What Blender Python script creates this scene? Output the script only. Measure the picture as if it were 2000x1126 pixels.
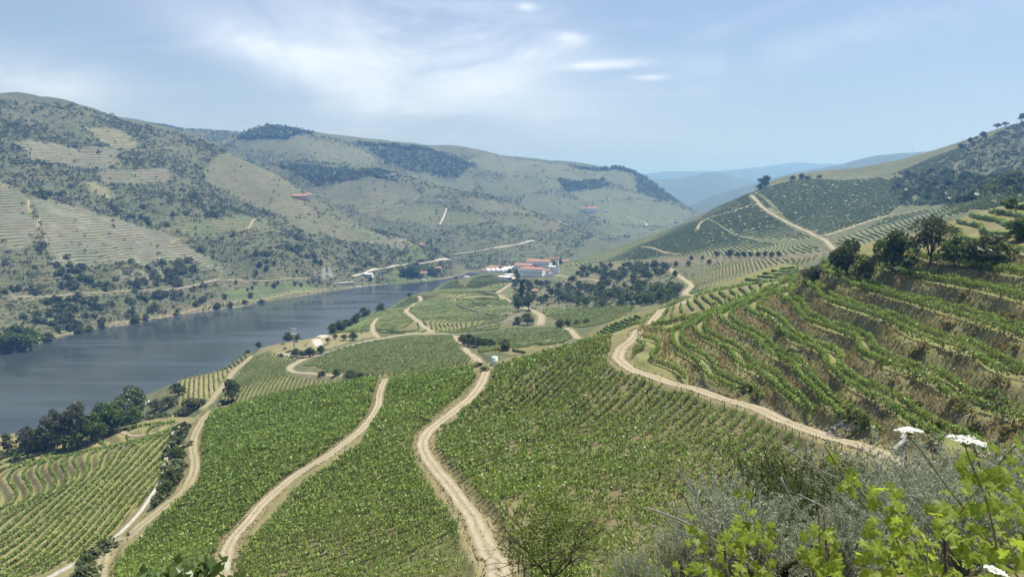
import bpy, math, random
import numpy as np
for _o in list(bpy.data.objects): bpy.data.objects.remove(_o, do_unlink=True)
R = math.radians
scene = bpy.context.scene
COL = scene.collection
# ------------------------------------------------------------------ camera
cam_data = bpy.data.cameras.new('camera'); cam = bpy.data.objects.new('camera', cam_data); COL.objects.link(cam)
cam_data.sensor_width = 36.0; cam_data.lens = 36.0 * 1511 / 2000
cam_data.clip_start = .2; cam_data.clip_end = 40000
cam.location = (0, 0, 0); cam.rotation_euler = (R(90) - math.atan(213 / 1511.0), 0, 0)
scene.camera = cam
# ------------------------------------------------------------------ sky, thin cloud, sun, exposure
SUN_AZ, SUN_EL = R(66), R(70)          # azimuth from straight ahead towards the right
world = bpy.data.worlds.new('World'); scene.world = world; world.use_nodes = True
wt = world.node_tree; wt.nodes.clear()
def WN(t, **kw):
    n = wt.nodes.new(t)
    for k, v in kw.items(): setattr(n, k, v)
    return n
def wmath(op, a, b=None, clamp=False):
    n = WN('ShaderNodeMath', operation=op, use_clamp=clamp)
    for i, q in enumerate((a, b)):
        if q is None: continue
        if isinstance(q, (int, float)): n.inputs[i].default_value = q
        else: wt.links.new(q, n.inputs[i])
    return n.outputs[0]
sky = WN('ShaderNodeTexSky', sky_type='NISHITA', sun_disc=False, sun_elevation=SUN_EL, sun_rotation=SUN_AZ,
         altitude=300, air_density=1.0, dust_density=1.2, ozone_density=2.5)
tc = WN('ShaderNodeTexCoord'); sep = WN('ShaderNodeSeparateXYZ'); wt.links.new(tc.outputs['Generated'], sep.inputs[0])
zz = wmath('MAXIMUM', sep.outputs[2], .02); zp = wmath('ADD', zz, .12)
comb = WN('ShaderNodeCombineXYZ')
wt.links.new(wmath('DIVIDE', sep.outputs[0], zp), comb.inputs[0]); wt.links.new(wmath('DIVIDE', sep.outputs[1], zp), comb.inputs[1])
def cloudtex(scale, loc, rot, sc, detail, dist, lo, hi, flat=False):
    m = WN('ShaderNodeMapping'); m.inputs['Location'].default_value = loc; m.inputs['Rotation'].default_value = (0, 0, rot); m.inputs['Scale'].default_value = sc
    wt.links.new(tc.outputs['Generated'] if flat else comb.outputs[0], m.inputs[0])
    n = WN('ShaderNodeTexNoise'); n.inputs['Scale'].default_value = scale; n.inputs['Detail'].default_value = detail; n.inputs['Roughness'].default_value = .62; n.inputs['Distortion'].default_value = dist
    wt.links.new(m.outputs[0], n.inputs['Vector'])
    r = WN('ShaderNodeMapRange', interpolation_type='SMOOTHSTEP'); r.inputs['From Min'].default_value = lo; r.inputs['From Max'].default_value = hi
    wt.links.new(n.outputs['Fac'], r.inputs[0]); return r.outputs[0]
def cloudbank(u, v, su, sv, tilt=0.0):
    """soft patch of sky round the direction of a cloud"""
    t = (563 - v) / 1511.0; p = math.atan(213 / 1511.0)
    d = np.array([(u - 1000) / 1511.0, math.cos(p) + math.sin(p) * t, -math.sin(p) + math.cos(p) * t]); d /= np.linalg.norm(d)
    ex = np.cross(d, (0, 0, 1)); ex /= np.linalg.norm(ex); ey = np.cross(ex, d)
    ex, ey = ex * math.cos(tilt) + ey * math.sin(tilt), ey * math.cos(tilt) - ex * math.sin(tilt)
    acc = None
    for e, s in ((ex, su / 1511.0), (ey, sv / 1511.0)):
        dn = WN('ShaderNodeVectorMath', operation='DOT_PRODUCT'); wt.links.new(tc.outputs['Generated'], dn.inputs[0]); dn.inputs[1].default_value = tuple(e)
        off = wmath('DIVIDE', dn.outputs['Value'], s); sq = wmath('MULTIPLY', off, off)
        acc = sq if acc is None else wmath('ADD', acc, sq)
    fr = WN('ShaderNodeVectorMath', operation='DOT_PRODUCT'); wt.links.new(tc.outputs['Generated'], fr.inputs[0]); fr.inputs[1].default_value = tuple(d)
    return wmath('MULTIPLY', wmath('POWER', 2.718, wmath('MULTIPLY', acc, -1.0)), wmath('GREATER_THAN', fr.outputs['Value'], 0))
streak = cloudtex(1.1, (3.1, 0, 0), R(24), (.6, 2.1, 1), 9, .35, .44, .74)
wisp = cloudtex(5.0, (1.7, 5.2, .4), 0, (1.0, 1.0, 2.8), 9, .6, .43, .68, True)
soft = cloudtex(2.6, (8.4, 1.3, .8), 0, (1, 1, 1.7), 8, .7, .40, .62, True)
banks = None
for args, k in (((780, 90, 300, 85, R(-14)), 1.0), ((930, 115, 150, 100, R(10)), 1.0), ((560, 115, 190, 40, R(-20)), .75), ((1175, 127, 70, 8, R(2)), 1.3), ((1112, 75, 30, 13, 0), 1.0), ((1028, 14, 16, 7, 0), 1.2), ((1050, 103, 34, 9, R(8)), .4),
                ((120, 170, 170, 40, R(-10)), .8), ((1272, 151, 32, 5, 0), 1.0), ((1500, 25, 120, 14, R(16)), .5), ((1720, 60, 330, 40, R(10)), .45), ((900, 240, 380, 60, 0), .3)):
    b = wmath('MULTIPLY', cloudbank(*args), k)
    banks = b if banks is None else wmath('ADD', banks, b)
cl = wmath('MULTIPLY', banks, wmath('ADD', wmath('ADD', wmath('MULTIPLY', soft, .48), wmath('MULTIPLY', wisp, .42)), .14))
cl = wmath('ADD', cl, wmath('MULTIPLY', wmath('MULTIPLY', streak, soft), .16))
cl = wmath('MULTIPLY', cl, 1.0, True)
mixc = WN('ShaderNodeMix', data_type='RGBA'); wt.links.new(cl, mixc.inputs['Factor'])
hv = WN('ShaderNodeMix', data_type='RGBA'); hv.inputs['Factor'].default_value = .34     # high thin haze over the blue
wt.links.new(sky.outputs[0], hv.inputs[6]); hv.inputs[7].default_value = (5.0, 6.0, 8.5, 1)
wt.links.new(hv.outputs[2], mixc.inputs[6]); mixc.inputs[7].default_value = (8.2, 8.9, 10.0, 1)
bg = WN('ShaderNodeBackground'); bg.inputs['Strength'].default_value = .058
wo = WN('ShaderNodeOutputWorld'); wt.links.new(mixc.outputs[2], bg.inputs[0]); wt.links.new(bg.outputs[0], wo.inputs[0])
sun_data = bpy.data.lights.new('sun', 'SUN'); sun_data.energy = 4.6; sun_data.angle = R(.55); sun_data.color = (1, .972, .925)
sun = bpy.data.objects.new('sun', sun_data); COL.objects.link(sun)
sun.rotation_euler = (R(90) - SUN_EL, 0, math.pi - SUN_AZ); sun.location = (300, 200, 600)
scene.view_settings.view_transform = 'Standard'; scene.view_settings.look = 'None'
scene.view_settings.exposure = 0.95; scene.view_settings.gamma = 1.0; scene.view_settings.use_curve_mapping = False
scene.cycles.max_bounces = 5; scene.cycles.diffuse_bounces = 2; scene.cycles.glossy_bounces = 2; scene.cycles.transmission_bounces = 3
scene.cycles.volume_bounces = 0; scene.cycles.transparent_max_bounces = 4
scene.cycles.use_denoising = True
# ------------------------------------------------------------------ camera model (photo pixels -> rays)
FPX = 1511.0; CU, CV = 1000.0, 563.0; HORIZON = 350.0
PITCH = math.atan((CV - HORIZON) / FPX)
CP, SP = math.cos(PITCH), math.sin(PITCH)
WATER = -160.0                       # the camera is the origin, 160 m above the river
def ray(u, v):
    """direction of photo pixel (u,v), scaled so that y = 1"""
    u = np.asarray(u, float); v = np.asarray(v, float)
    t = (CV - v) / FPX
    den = CP + SP * t
    return (u - CU) / FPX / den, (-SP + CP * t) / den
def px(x, y, z):
    """world -> photo pixel"""
    f = y * CP - z * SP; up = y * SP + z * CP
    f = np.where(np.abs(f) < 1e-6, 1e-6, f)
    return CU + FPX * x / f, CV - FPX * up / f

# ------------------------------------------------------------------ terrain: four hill bodies and far ridges
# (u, v, d): a spot seen in the photograph with its distance;  (u, d, 'z', z): a spot out of sight with its level
LA = [(0,3,'z',-2.2),(1000,3,'z',-2.2),(2000,3,'z',-2.1),(0,9,'z',-5.6),(1000,9,'z',-5.4),(2000,9,'z',-5),
 (0,25,'z',-15),(1000,25,'z',-14.5),(2000,22,'z',-11.6),(0,70,'z',-41),(500,60,'z',-34),(1000,45,'z',-25.5),
 (0,1126,190),(180,1126,150),(440,1090,118),(700,1126,95),(960,1126,75),(1150,1126,64),(1400,1126,52),(1700,1126,40),(2000,1126,30),
 (1700,1000,68),(1400,1000,88),(1200,1000,95),(960,1000,98),(700,1000,125),(520,1000,150),(300,1000,190),(150,1000,230),(0,1000,270),
 (2000,960,55),(1850,940,72),
 (0,900,335),(150,900,300),(300,900,255),(450,900,205),(640,900,170),(830,900,150),(1000,900,140),(1200,900,128),(1400,900,115),
 (1790,915,92),(1700,875,105),(1600,845,118),(1540,825,127),(2000,880,88),(1850,885,97),
 (330,850,330),(400,800,330),(480,790,300),(560,800,260),(720,800,225),(890,800,190),(1050,800,185),(1250,800,158),(1480,800,138),(1350,760,156),(1260,735,171),
 (0,880,350),(100,850,370),(250,815,400),(560,768,300),(650,753,285),(750,738,275),(850,727,270),(930,716,268),(1000,700,275),(1100,678,255),(1200,652,235),
 (1215,700,187),(1255,645,215),(1290,610,310),(1340,585,335),(1400,570,325),(1500,545,330),(1560,520,345),(1450,548,360),(1350,580,385),(1250,612,400),(1170,645,380),
 (2000,455,158),(1900,450,190),(1820,460,205),(1700,490,220),(2000,398,205),(1900,418,225),(1830,445,235),(1640,498,250),
 (0,440,'z',-150),(0,500,'z',-172),(150,470,'z',-158),(250,500,'z',-168),(400,385,'z',-123),(480,370,'z',-125),(560,370,'z',-126),(750,345,'z',-118),(930,330,'z',-108),
 (1000,335,'z',-106),(1100,330,'z',-100),(1200,340,'z',-92),(1200,500,'z',-125),(1290,500,'z',-112),(1400,470,'z',-95),(1500,460,'z',-88),(1560,430,'z',-78),(1640,330,'z',-60),
 (1750,320,'z',-52),(1900,330,'z',-46),(2000,320,'z',-40),
 (0,650,'z',-230),(400,600,'z',-220),(750,600,'z',-220),(1000,600,'z',-220),(1300,700,'z',-220),(1600,700,'z',-200),(2000,600,'z',-160)]
# terrace benches of the near right-hand hill: level lines followed through the photograph
BENCHES = [(-43.5,[(1294,725),(1275,690),(1286,672),(1330,650),(1400,612)]),
 (-41.5,[(1395,745),(1321,675),(1321,661),(1350,637),(1393,616),(1450,590)]),
 (-39.5,[(1577,797),(1513,741),(1420,683),(1366,650),(1370,636),(1409,616),(1446,600)]),
 (-37.3,[(1617,800),(1558,733),(1494,675),(1430,629),(1420,615),(1445,600),(1500,570),(1540,545)]),
 (-34.6,[(1773,826),(1699,776),(1633,731),(1553,669),(1478,616),(1466,604),(1485,590),(1530,565),(1560,547)]),
 (-31.4,[(1997,815),(1830,744),(1677,659),(1567,602),(1548,588),(1570,565),(1600,545)]),
 (-27.5,[(1997,744),(1951,723),(1809,666),(1702,616),(1606,581),(1577,557)]),
 (-24.0,[(1997,662),(1933,634),(1823,602),(1702,570),(1613,535)]),
 (-20.0,[(1997,591),(1915,567),(1809,549),(1738,527)]),
 (-17.0,[(1997,542),(1915,527),(1826,513)])]
for _z, _p in BENCHES:
    for _u, _v in _p: LA.append((_u if _u < 1990 else 2000, _v, _z / float(ray(_u, _v)[1])))
LB = [(300,770,470),(350,745,490),(480,690,560),(575,672,590),(640,655,640),(700,625,720),(800,580,850),(870,553,970),(930,537,1060),
 (300,540,'z',-166),(350,560,'z',-167),(480,640,'z',-168),(575,690,'z',-168),(640,740,'z',-168),(700,830,'z',-168),(800,980,'z',-168),(870,1090,'z',-168),(930,1180,'z',-168),(1000,1260,'z',-168),
 (420,790,400),(500,740,440),(640,740,400),(560,712,480),(690,748,380),(620,718,430),(750,690,430),(850,715,360),(900,690,390),(890,657,480),(750,665,520),(640,690,500),
 (935,712,330),(830,648,570),(800,612,690),(860,590,760),(950,600,700),(900,570,880),(950,550,950),(1000,620,600),(1050,600,680),(1060,640,520),(980,670,420),(1100,662,400),
 (1130,642,450),(1200,625,500),(1300,590,540),(1350,572,570),(1200,590,640),(1100,580,760),(1200,540,850),(1050,545,950),(1050,525,1040),(1100,515,1060),(980,530,1040),(1180,500,1080),
 (1300,520,800),(1300,492,950),(1400,520,720),(1500,510,640),(1600,500,600),(1620,487,640),(1500,482,780),(1400,484,870),(1370,440,980),(1300,450,1120),(1180,495,1200),(1240,472,1160),
 (1400,405,1150),(1470,377,1200),(1500,355,1200),(1600,341,1150),(1700,341,1100),(1740,338,1050),(1600,400,950),(1700,400,850),(1500,440,920),(1620,440,800),(1700,450,700),(1600,470,700),
 (1760,420,750),(1850,402,700),(1900,385,640),(1930,378,600),(2000,355,540),(1850,372,820),(1800,348,950),(2000,335,800),(2000,300,900),(1900,290,1000),(1820,306,1080),(1900,270,1120),(2000,238,1150),
 (1780,330,1020),(1950,420,480),(1800,440,600),
 (1100,1250,'z',-150),(1180,1400,'z',-166),(1240,1450,'z',-160),(1300,1350,'z',-125),(1300,1600,'z',-170),(1470,1450,'z',-75),(1470,1900,'z',-170),(1600,1500,'z',-50),(1600,2100,'z',-170),(1740,1450,'z',-25),(1740,2100,'z',-150),(1820,1500,'z',5),
 (2000,1500,'z',70),(2000,2200,'z',-60),(1000,1500,'z',-200),(700,1200,'z',-210),
 (0,600,'z',-190),(0,900,'z',-220),(0,300,'z',-185),(300,300,'z',-165),(560,290,'z',-150),(930,220,'z',-125),(1300,260,'z',-112),(1700,260,'z',-85),(2000,300,'z',-42)]
LC = [(u, v, None) for u, v in [(0,690),(100,662),(200,640),(300,622),(400,608),(500,592),(600,575),(700,560),(800,550),(880,543)]] + [
 (0,500,'z',-240),(300,700,'z',-220),(500,800,'z',-205),(850,1080,'z',-180),
 (0,580,800),(240,572,890),(430,550,1000),(600,545,1110),(0,500,880),(0,430,960),(0,360,1050),(0,270,1200),(0,192,1400),(100,470,950),(250,480,1010),(440,525,1065),(250,400,1120),(400,480,1100),(400,430,1180),
 (150,330,1180),(70,194,1430),(150,205,1480),(200,218,1520),(250,238,1550),(250,300,1330),(350,350,1300),(320,250,1580),(380,267,1600),(470,310,1590),(600,385,1480),(550,347,1560),(700,436,1450),(800,470,1400),(850,492,1365),(500,420,1350),
 (560,450,1250),(600,480,1200),(700,480,1310),(500,500,1090),(600,520,1140),(700,520,1210),(750,500,1280),(850,522,1300),
 (0,1900,'z',90),(250,1950,'z',50),(380,1950,'z',0),(470,1900,'z',-50),(600,1800,'z',-120),(700,1720,'z',-160),(850,1600,'z',-172),(930,1450,'z',-180),(1000,1300,'z',-190),(1200,1400,'z',-230)]
LD = [(250,231,2600),(330,243,2600),(400,249,2650),(450,257,2700),(500,256,2350),(540,252,2300),(580,258,2320),(620,266,2350),(700,278,2350),(800,287,2400),(880,298,2450),(940,296,2500),(1000,304,2550),(1070,316,2550),(1150,327,2600),(1240,336,2650),(1290,368,2650),(1330,395,2600),(1362,416,2500),
 (450,282,2350),(540,296,2150),(700,318,2180),(640,316,2120),(800,340,2200),(900,340,2280),(880,362,2230),(1000,350,2320),(960,378,2220),(1010,392,2200),(1100,350,2400),(1100,400,2200),(1200,370,2430),(1150,412,2190),(1250,410,2330),
 (1110,430,2130),(1180,440,2060),(1250,440,2120),(1300,430,2260),(1200,462,1960),(1230,470,1900),
 (250,1800,'z',-80),(400,1900,'z',-30),(250,2200,'z',80),(600,1850,'z',-40),(700,1900,'z',-60),(900,1950,'z',-130),(1000,1900,'z',-150),(700,1600,'z',-165),(540,3200,'z',40),(1000,3300,'z',-20),(1250,3300,'z',-100),(1362,3000,'z',-172),(1420,2400,'z',-180),(1350,2000,'z',-168),(250,3400,'z',90),
 (1300,1500,'z',-200),(1000,1500,'z',-200),(800,1300,'z',-220),(400,1200,'z',-260)]
# the spur in front of it, falling from the far wood to the river
LF = [(560,322,2060),(640,326,1990),(700,331,1960),(770,340,1920),(830,356,1890),(880,374,1850),(960,388,1800),(1010,402,1760),(1060,422,1720),(1110,441,1690),(1170,464,1640),(1210,478,1600),
 (480,330,1980),(560,350,1880),(620,370,1820),(740,400,1740),(680,385,1790),(850,395,1800),(800,430,1660),(900,420,1720),(900,450,1610),(1000,430,1680),(1000,450,1620),(1080,450,1640),(960,480,1500),(1050,472,1560),(1120,476,1580),(1160,490,1540),(950,510,1400),(870,505,1460),(1050,512,1430),(900,534,1335),(1000,530,1340),(820,470,1560),
 (560,2350,'z',-40),(700,2250,'z',-60),(770,2200,'z',-70),(880,2100,'z',-120),(1010,2000,'z',-150),(1110,1900,'z',-175),(1210,1800,'z',-185),(480,2300,'z',-30),(300,2000,'z',-120),(1300,1600,'z',-190),(1400,1500,'z',-220),
 (600,1500,'z',-165),(700,1400,'z',-172),(800,1250,'z',-190),(1000,1200,'z',-190),(1200,1300,'z',-190),(300,1500,'z',-230),(1000,2600,'z',-250),(600,2800,'z',-200)]
RIDGES = [  # crest distance, spread, [(u, v)...]
 (4200, .13, [(1200,470),(1300,425),(1360,402),(1400,388),(1450,372),(1500,357),(1560,342),(1600,336),(1650,326),(1700,314),(1740,308),(1790,303),(1840,299),(1950,296),(2300,290)]),
 (6200, .11, [(1100,380),(1250,362),(1300,357),(1340,356),(1385,343),(1420,352),(1480,366),(1560,350),(1700,350),(2300,350)]),
 (9500, .10, [(-600,330),(600,340),(1000,350),(1220,350),(1280,341),(1330,338),(1390,339),(1440,336),(1500,327),(1560,320),(1600,324),(1640,322),(1700,326),(1800,330),(2300,330)]),
]
SA, SL = 3.2, 3.6                       # feature scales (azimuth, ln distance)
def _ctrl(pts):
    A, L, W = [], [], []
    for p in pts:
        if len(p) == 4:
            u, d, _, z = p; a = (u - CU) / FPX / .985; w = z / d
        else:
            u, v, d = p; a, w = ray(u, v)
            if d is None: d = WATER / w
        for uu in ([u] if 0 < u < 2000 else ([u, -500] if u == 0 else [u, 2500])):
            A.append(float(a) + (uu - u) / FPX); L.append(math.log(d)); W.append(float(w))
    return np.array(A), np.array(L), np.array(W)
def _tps(pts, lam=1.5e-3):
    a, l, w = _ctrl(pts)
    P = np.stack([a * SA, l * SL], 1); n = len(P)
    r2 = ((P[:, None] - P[None]) ** 2).sum(-1)
    K = np.where(r2 > 0, .5 * r2 * np.log(r2 + 1e-12), 0) + lam * np.eye(n)
    M = np.zeros((n + 3, n + 3)); M[:n, :n] = K; M[:n, n] = 1; M[:n, n + 1:] = P; M[n, :n] = 1; M[n + 1:, :n] = P.T
    c = np.linalg.solve(M, np.concatenate([w, np.zeros(3)]))
    return P, c
NA, NL = 300, 560
AMIN, AMAX = -1.05, 1.05
LMIN, LMAX = math.log(1.2), math.log(13000.)
GA = np.linspace(AMIN, AMAX, NA); GL = np.linspace(LMIN, LMAX, NL)
def _grid(pts, lo, hi):
    """TPS of w = z/d on the coarse (azimuth, ln d) grid; outside lo..hi metres the body sinks away"""
    P, c = _tps(pts); n = len(P)
    out = np.empty((NA, NL), np.float32)
    ll = GL * SL
    for i, a in enumerate(GA):
        aa = np.clip(a, -.98, .98) * SA
        r2 = (aa - P[:, 0])[None] ** 2 + (ll[:, None] - P[:, 1][None]) ** 2
        out[i] = (.5 * r2 * np.log(r2 + 1e-12)) @ c[:n] + c[n] + c[n + 1] * aa + c[n + 2] * ll
    D = np.exp(GL)
    Z = out * D[None]
    Z = Z - np.clip(D - hi, 0, None)[None] * .5 - np.clip(lo - D, 0, None)[None] * .5
    return Z.astype(np.float32)
TA = _grid(LA, 0, 700); TB = _grid(LB, 300, 2000); TC = _grid(LC, 620, 1950); TD = np.maximum(_grid(LD, 1500, 3200), _grid(LF, 1300, 2300))
TE = np.full((NA, NL), -400., np.float32)
for d0, sp, pts in RIDGES:
    aa = np.array([ray(u, v)[0] for u, v in pts]); ww = np.array([ray(u, v)[1] for u, v in pts])
    k = np.ones(5) / 5
    wv = np.interp(GA, aa, ww); wv = np.convolve(np.pad(wv, 2, 'edge'), k, 'valid')
    q = (GL[None] - math.log(d0)) / sp
    top = wv[:, None] * d0
    TE = np.maximum(TE, top - 300 * (np.sqrt(1 + q * q) - 1)).astype(np.float32)

def _bil(T, x, y):
    y = np.maximum(y, 1.25)
    fi = np.clip((x / y - AMIN) / (AMAX - AMIN) * (NA - 1), 0, NA - 1.001)
    fj = np.clip((np.log(y) - LMIN) / (LMAX - LMIN) * (NL - 1), 0, NL - 1.001)
    i = fi.astype(int); j = fj.astype(int); fi = fi - i; fj = fj - j
    return (T[i, j] * (1 - fi) + T[i + 1, j] * fi) * (1 - fj) + (T[i, j + 1] * (1 - fi) + T[i + 1, j + 1] * fi) * fj
# cheap repeatable value noise
_rn = np.random.RandomState(7).rand(257, 257).astype(np.float32)
_rn[256] = _rn[0]; _rn[:, 256] = _rn[:, 0]
def vnoise(x, y):
    x = np.asarray(x, float); y = np.asarray(y, float)
    xi = np.floor(x).astype(int); yi = np.floor(y).astype(int); fx = x - xi; fy = y - yi
    fx = fx * fx * (3 - 2 * fx); fy = fy * fy * (3 - 2 * fy); xi &= 255; yi &= 255
    return (_rn[xi, yi] * (1 - fx) + _rn[xi + 1, yi] * fx) * (1 - fy) + (_rn[xi, yi + 1] * (1 - fx) + _rn[xi + 1, yi + 1] * fx) * fy
def fbm(x, y, o=4):
    s = 0; a = .5; t = 0
    for k in range(o):
        s = s + a * vnoise(x * 2 ** k + 17.3 * k, y * 2 ** k + 5.1 * k); t += a; a *= .55
    return s / t - .5
def layers(x, y):
    x = np.asarray(x, float); y = np.asarray(y, float)
    a, b, c, d, e = (_bil(T, x, y) for T in (TA, TB, TC, TD, TE))
    near = np.clip((y - 20) / 60, 0, 1)
    a = a + near * .9 * fbm(x / 23, y / 23, 3)
    a = a + 1.9 * np.sin(y / 8.2 + x / 40) * np.exp(-((x + 182) / 34) ** 2 - ((y - 305) / 75) ** 2)
    b = b + 3.0 * fbm(x / 60, y / 60, 3)
    g = fbm(x / 150 + 9, y / 150, 5)
    up = np.clip((c - WATER) / 25, 0, 1)
    s = x * .57 + y * .82; t = x * .82 - y * .57
    gul = np.abs(fbm(s / 170 + 1.3 * fbm(x / 260, y / 260, 2), t / 620 + 11, 3)); gul2 = np.abs(fbm(s / 62 + 5, t / 300, 2))
    c = c + up * (14 * g + 34 * gul + 13 * gul2 - 7.5)
    up = np.clip((d - WATER) / 40, 0, 1)
    d = d + up * (20 * fbm(x / 260, y / 260 + 3, 5) + 44 * np.abs(fbm(x / 300 + 2, y / 700, 3)) + 14 * np.abs(fbm(x / 110 + 7, y / 260, 2)) - 9)
    e = e + (18 + 85 * fbm(x / 700, y / 700, 5)) * np.clip((y - 3000) / 1500, 0, 1)
    return a, b, c, d, e
def base_h(x, y):
    a, b, c, d, e = layers(x, y)
    z = np.maximum(np.maximum(a, b), np.maximum(np.maximum(c, d), e))
    return np.maximum(z, -167.)
def which(x, y):
    return np.argmax(np.stack(layers(x, y)), 0)
# ------------------------------------------------------------------ mesh, object and material helpers
rng = np.random.RandomState(11)
def npmesh(name, V, F, attrs=None, smooth=False):
    """mesh from vertices (n,3) and one array (m,k) or a list of such arrays"""
    V = np.ascontiguousarray(V, np.float32); Fs = F if isinstance(F, list) else [F]
    Fs = [np.ascontiguousarray(f, np.int32) for f in Fs if len(f)]
    me = bpy.data.meshes.new(name)
    me.vertices.add(len(V)); me.vertices.foreach_set('co', V.ravel())
    loops = np.concatenate([f.ravel() for f in Fs]); cnt = np.concatenate([np.full(len(f), f.shape[1], np.int32) for f in Fs])
    st = np.concatenate([[0], np.cumsum(cnt)[:-1]]).astype(np.int32)
    me.loops.add(len(loops)); me.loops.foreach_set('vertex_index', loops)
    me.polygons.add(len(cnt)); me.polygons.foreach_set('loop_start', st)
    if smooth: me.polygons.foreach_set('use_smooth', np.ones(len(cnt), bool))
    for k, a in (attrs or {}).items():
        a = np.asarray(a, np.float32)
        if a.ndim == 2:
            at_ = me.attributes.new(k, 'FLOAT_COLOR', 'POINT')
            if a.shape[1] == 3: a = np.concatenate([a, np.ones((len(a), 1), np.float32)], 1)
            at_.data.foreach_set('color', np.ascontiguousarray(a).ravel())
        else:
            at_ = me.attributes.new(k, 'FLOAT', 'POINT'); at_.data.foreach_set('value', a)
    me.update(calc_edges=True); return me
def put(name, me, mat=None, parent=None, loc=(0, 0, 0), rz=0, sc=None, **props):
    o = bpy.data.objects.new(name, me); COL.objects.link(o); o.location = loc; o.rotation_euler = (0, 0, rz)
    if sc is not None: o.scale = (sc,) * 3 if isinstance(sc, (int, float)) else sc
    if mat is not None and me is not None and not me.materials: me.materials.append(mat)
    if parent is not None: o.parent = parent
    for k, v in props.items():
        if v is not None: o[k] = v
    return o
def thing(name, label, category, loc, rz=0, sc=None, group=None):
    return put(name, None, loc=loc, rz=rz, sc=sc, label=label, category=category, group=group)
class Bld:
    """collects boxes, tubes and polygons into one mesh"""
    def __init__(s): s.V = []; s.F = []; s.n = 0
    def add(s, V, F):
        V = np.asarray(V, float); s.V.append(V)
        for f in F: s.F.append([i + s.n for i in f])
        s.n += len(V); return s
    def box(s, x0, x1, y0, y1, z0, z1):
        return s.add([(x0,y0,z0),(x1,y0,z0),(x1,y1,z0),(x0,y1,z0),(x0,y0,z1),(x1,y0,z1),(x1,y1,z1),(x0,y1,z1)],
                     [(0,3,2,1),(4,5,6,7),(0,1,5,4),(1,2,6,5),(2,3,7,6),(3,0,4,7)])
    def tube(s, pts, rad, k=6):
        P = np.asarray(pts, float); rad = np.broadcast_to(rad, len(P)); n = len(P)
        T = np.gradient(P, axis=0); T /= np.linalg.norm(T, axis=1)[:, None] + 1e-9
        ref = np.array([0.31, .23, .92]) if abs(T[0, 2]) < .8 else np.array([1., .1, 0])
        A = np.cross(T, ref); A /= np.linalg.norm(A, axis=1)[:, None] + 1e-9; B = np.cross(T, A)
        th = np.linspace(0, 2 * np.pi, k, endpoint=False)
        V = P[:, None] + rad[:, None, None] * (A[:, None] * np.cos(th)[None, :, None] + B[:, None] * np.sin(th)[None, :, None])
        F = [(i * k + j, i * k + (j + 1) % k, (i + 1) * k + (j + 1) % k, (i + 1) * k + j) for i in range(n - 1) for j in range(k)]
        F += [tuple(range(k))[::-1], tuple((n - 1) * k + j for j in range(k))]
        return s.add(V.reshape(-1, 3), F)
    def lathe(s, prof, k=14, c=(0, 0, 0)):
        th = np.linspace(0, 2 * np.pi, k, endpoint=False); n = len(prof)
        V = [(c[0] + r * math.cos(t), c[1] + r * math.sin(t), c[2] + z) for r, z in prof for t in th]
        F = [(i * k + j, i * k + (j + 1) % k, (i + 1) * k + (j + 1) % k, (i + 1) * k + j) for i in range(n - 1) for j in range(k)]
        F += [tuple(range(k))[::-1], tuple((n - 1) * k + j for j in range(k))]
        return s.add(V, F)
    def mesh(s, name, smooth=False):
        me = bpy.data.meshes.new(name); me.from_pydata(np.concatenate(s.V).tolist(), [], s.F)
        if smooth: me.polygons.foreach_set('use_smooth', np.ones(len(me.polygons), bool))
        me.update(); return me
def nodes(name):
    m = bpy.data.materials.new(name); m.use_nodes = True; t = m.node_tree; t.nodes.clear(); return m, t
class NT:
    def __init__(s, t): s.t = t
    def n(s, typ, ins=None, **kw):
        nd = s.t.nodes.new(typ)
        for k, v in kw.items(): setattr(nd, k, v)
        for k, v in (ins or {}).items():
            if isinstance(v, bpy.types.NodeSocket): s.t.links.new(v, nd.inputs[k])
            else: nd.inputs[k].default_value = v
        return nd
    def m(s, op, a, b=0.0, clamp=False):
        return s.n('ShaderNodeMath', {0: a, 1: b}, operation=op, use_clamp=clamp).outputs[0]
    def mix(s, f, a, b, bt='MIX'):
        return s.n('ShaderNodeMix', {'Factor': f, 6: a, 7: b}, data_type='RGBA', blend_type=bt).outputs[2]
    def noise(s, vec, scale, detail=4, rough=.55, dist=0.0):
        return s.n('ShaderNodeTexNoise', {'Vector': vec, 'Scale': scale, 'Detail': detail, 'Roughness': rough, 'Distortion': dist}).outputs['Fac']
    def rng(s, v, lo, hi, a=0.0, b=1.0):
        return s.n('ShaderNodeMapRange', {0: v, 1: lo, 2: hi, 3: a, 4: b}, interpolation_type='SMOOTHSTEP').outputs[0]
    def attr(s, name): return s.n('ShaderNodeAttribute', attribute_name=name)
def c4(c): return (c[0], c[1], c[2], 1.0)
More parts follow.
